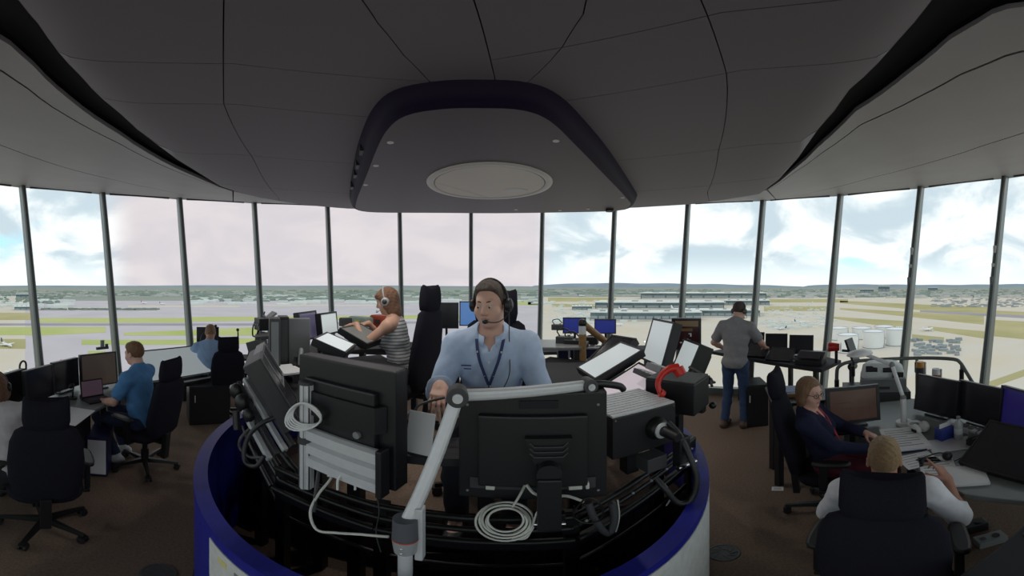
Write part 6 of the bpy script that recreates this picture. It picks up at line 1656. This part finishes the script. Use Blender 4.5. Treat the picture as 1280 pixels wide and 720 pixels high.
# far man in pale blue T-shirt at the left window, seen from behind
b_, J = person('far man in pale blue T-shirt seen from behind at the left window', (-3.92, 3.20, 0), -.72, dict(
    h=.008, hip=(0, -.02, .57), neck=(-.03, .10, 1.09), head=(-.03, .17, 1.245), Rh=Rm(.15, .25, 0), bulk=1.06,
    armL=dict(wr=(-.28, .42, .84), pole=(-.9, -.3, -.5), pn=(0, 0, -1)), armR=dict(wr=(.20, .40, .84), pole=(.9, -.3, -.5), pn=(0, 0, -1)),
    hair=(.22, .13, .07), skin='ruddy', skinc=(.46, .25, .18), top=dict(name='t_shirt', mat=shirt_mat('tshirt_pale_blue', (.32, .46, .70)), sleeve='short', neck=.075, neckf=.01), bottom=dict(name='jeans', mat=M_jeans), **SIT))

# person at the left edge of the picture
b_, J = person('woman in white top with brown hair and dark headset at the far left edge', (-2.34, .27, 0), -1.46, dict(
    h=.008, fem=True, hip=(-.02, -.02, .57), neck=(-.12, .05, 1.06), head=(-.15, .10, 1.21), Rh=Rm(.1, .2, -.1),
    armL=dict(wr=(-.30, .36, .72), pole=(-.6, -.4, -.7)), armR=dict(wr=(.08, .38, .74), pole=(.6, -.4, -.7)),
    hair=(.13, .06, .03), hairstyle='long', hairlen=.05, skin='tan', top=dict(name='blouse', mat=shirt_mat('blouse_white', (.62, .60, .62)), sleeve='long', neck=.08), bottom=dict(name='trousers', mat=M_darktr), **SIT))
headset('dark headset worn by the woman at the far left edge', b_, J, 'L', boom=False)

# standing man at the right window, seen from behind
b_, J = person('standing man in grey T-shirt and jeans at the right window console, seen from behind', (2.74, 3.56, 0), .98, dict(
    h=.0065, hip=(0, 0, .94), neck=(0, .05, 1.47), head=(.02, .11, 1.63), Rh=Rm(-.25, .30, 0), shw=.185,
    armR=dict(wr=(.30, .42, 1.09), pole=(.7, -.5, -.6), fwd=(.1, .9, -.2), pn=(0, -.2, -1)), armL=dict(wr=(-.26, .30, 1.06), pole=(-.8, -.5, -.4), fwd=(.3, .9, -.2), pn=(0, -.2, -1)),
    legL=dict(knee=(-.11, .03, .50), ankle=(-.13, -.05, .10)), legR=dict(knee=(.11, .05, .50), ankle=(.12, .02, .10)),
    hair=(.05, .035, .03), skin='fair', skinc=(.68, .43, .34), top=dict(name='t_shirt', mat=shirt_mat('tshirt_grey', (.30, .30, .315)), sleeve='short', neck=.075, neckf=.01, loose=.012, hem=-.07), bottom=dict(name='jeans', mat=M_jeans), shoemat=mat('shoe_brown', (.07, .04, .025), .5)))
headset('headset on the standing man in grey T-shirt', b_, J, 'R', m=mat('headset_grey', (.10, .10, .10), .4))

# woman with glasses leaning back at the right
M_card = shirt_mat('cardigan_navy', (.022, .026, .06))
b_, J = person('woman with glasses, red lanyard and navy cardigan leaning back at the right', (2.0, 1.48, 0), 2.62, dict(
    h=.0055, fem=True, hip=(0, -.0, .57), neck=(-.0, -.16, 1.0), head=(0, -.15, 1.16), Rh=Rm(-.55, .06, 0), bulk=1.1, gaze=(-.1, -.3),
    armL=dict(wr=(-.10, .26, .78), pole=(-.9, -.4, -.5), fwd=(.5, .8, -.1), pn=(0, -.3, -1)), armR=dict(wr=(.10, .28, .74), pole=(.9, -.4, -.5), fwd=(-.6, .8, -.1), pn=(0, -.3, -1)),
    hair=(.20, .115, .065), brow=(.16, .09, .05), hairstyle='long', hairlen=.07, fringe=False, skin='pink', skinc=(.66, .41, .33),
    top=dict(name='cardigan', mat=M_card, sleeve='long', neck=.085, neckf=.05, v=.14), bottom=dict(name='trousers', mat=mat('trousers_maroon', (.10, .012, .03), .9)), **SIT))
H = J['H']; T = J['T']
for s in (-1, 1):
    g = MB(); g.tube([H(s * .033 + .0235 * math.cos(q), .103 - .008 * abs(math.cos(q)) * (1 if math.cos(q) * s > 0 else 0), -.004 + .0165 * math.sin(q)) for q in np.linspace(0, 2 * PI, 18, endpoint=False)], .0022, 6, closed=True)
    g.tube([H(s * .056, .096, .0), H(s * .078, .05, .004), H(s * .084, .0, .0)], .002, 5); g.build('glasses_frame', M_black, b_)
MB().tube([H(-.010, .108, .0), H(0, .111, .002), H(.010, .108, .0)], .002, 5).build('glasses_bridge', M_black, b_)
M_lr = mat('lanyard_red', (.45, .04, .08), .7)
for s in (-1, 1): MB().tube(spline([T(.062 * s, .0, .555), T(.06 * s, .07, .49), T(.04 * s, .13, .38), T(.01 * s, .15, .24), T(0, .15, .15)], 5), .0055, 5).build('lanyard', M_lr, b_)
MB().box(Vector(T(0, .145, .10)), (.058, .006, .085), Matrix([list(r) for r in J['B']])).build('badge', M_paper, b_); MB().box(Vector(T(0, .150, .115)), (.04, .004, .03), Matrix([list(r) for r in J['B']])).build('badge_photo', mat('badge_blue', (.15, .25, .45), .5), b_)
MB().tube(spline([T(-.05, .085, .52), T(-.03, .125, .42), T(0, .14, .34), T(.03, .125, .42), T(.05, .085, .52)], 4), .006, 5).build('neckline_trim', M_lr, b_)

# man with raised hand in the right foreground, seen from behind
b_, J = person('man in white shirt with raised right hand seated in the right foreground, seen from behind', (1.36, .67, 0), 1.16, dict(
    h=.006, hip=(0, .10, .53), neck=(-.03, .05, .925), head=(-.035, .10, 1.06), Rh=Rm(.10, .10, 0), shw=.195,
    armR=dict(wr=(.29, .30, .80), pole=(.5, -.1, -.9), fwd=(-.35, .3, .6), pn=(-.6, .3, -.3), fing=[(.1, .15, .1), (.5, .6, .4), (.7, .8, .5), (.8, .8, .5)], thumb=(.6, .6, .5)),
    armL=dict(wr=(-.16, .32, .74), pole=(-.7, -.2, -.9), fwd=(.5, .8, .1), pn=(0, 0, -1)),
    hair=(.26, .17, .085), quiff=.02, skin='ruddy', skinc=(.66, .41, .32), top=dict(name='shirt', mat=shirt_mat('shirt_white', (.80, .81, .86)), sleeve='rolled', roll=dict(R=.30, L=.4), collar=True, neck=.07, neckf=.02, loose=.006), bottom=dict(name='trousers', mat=M_darktr), **SIT))
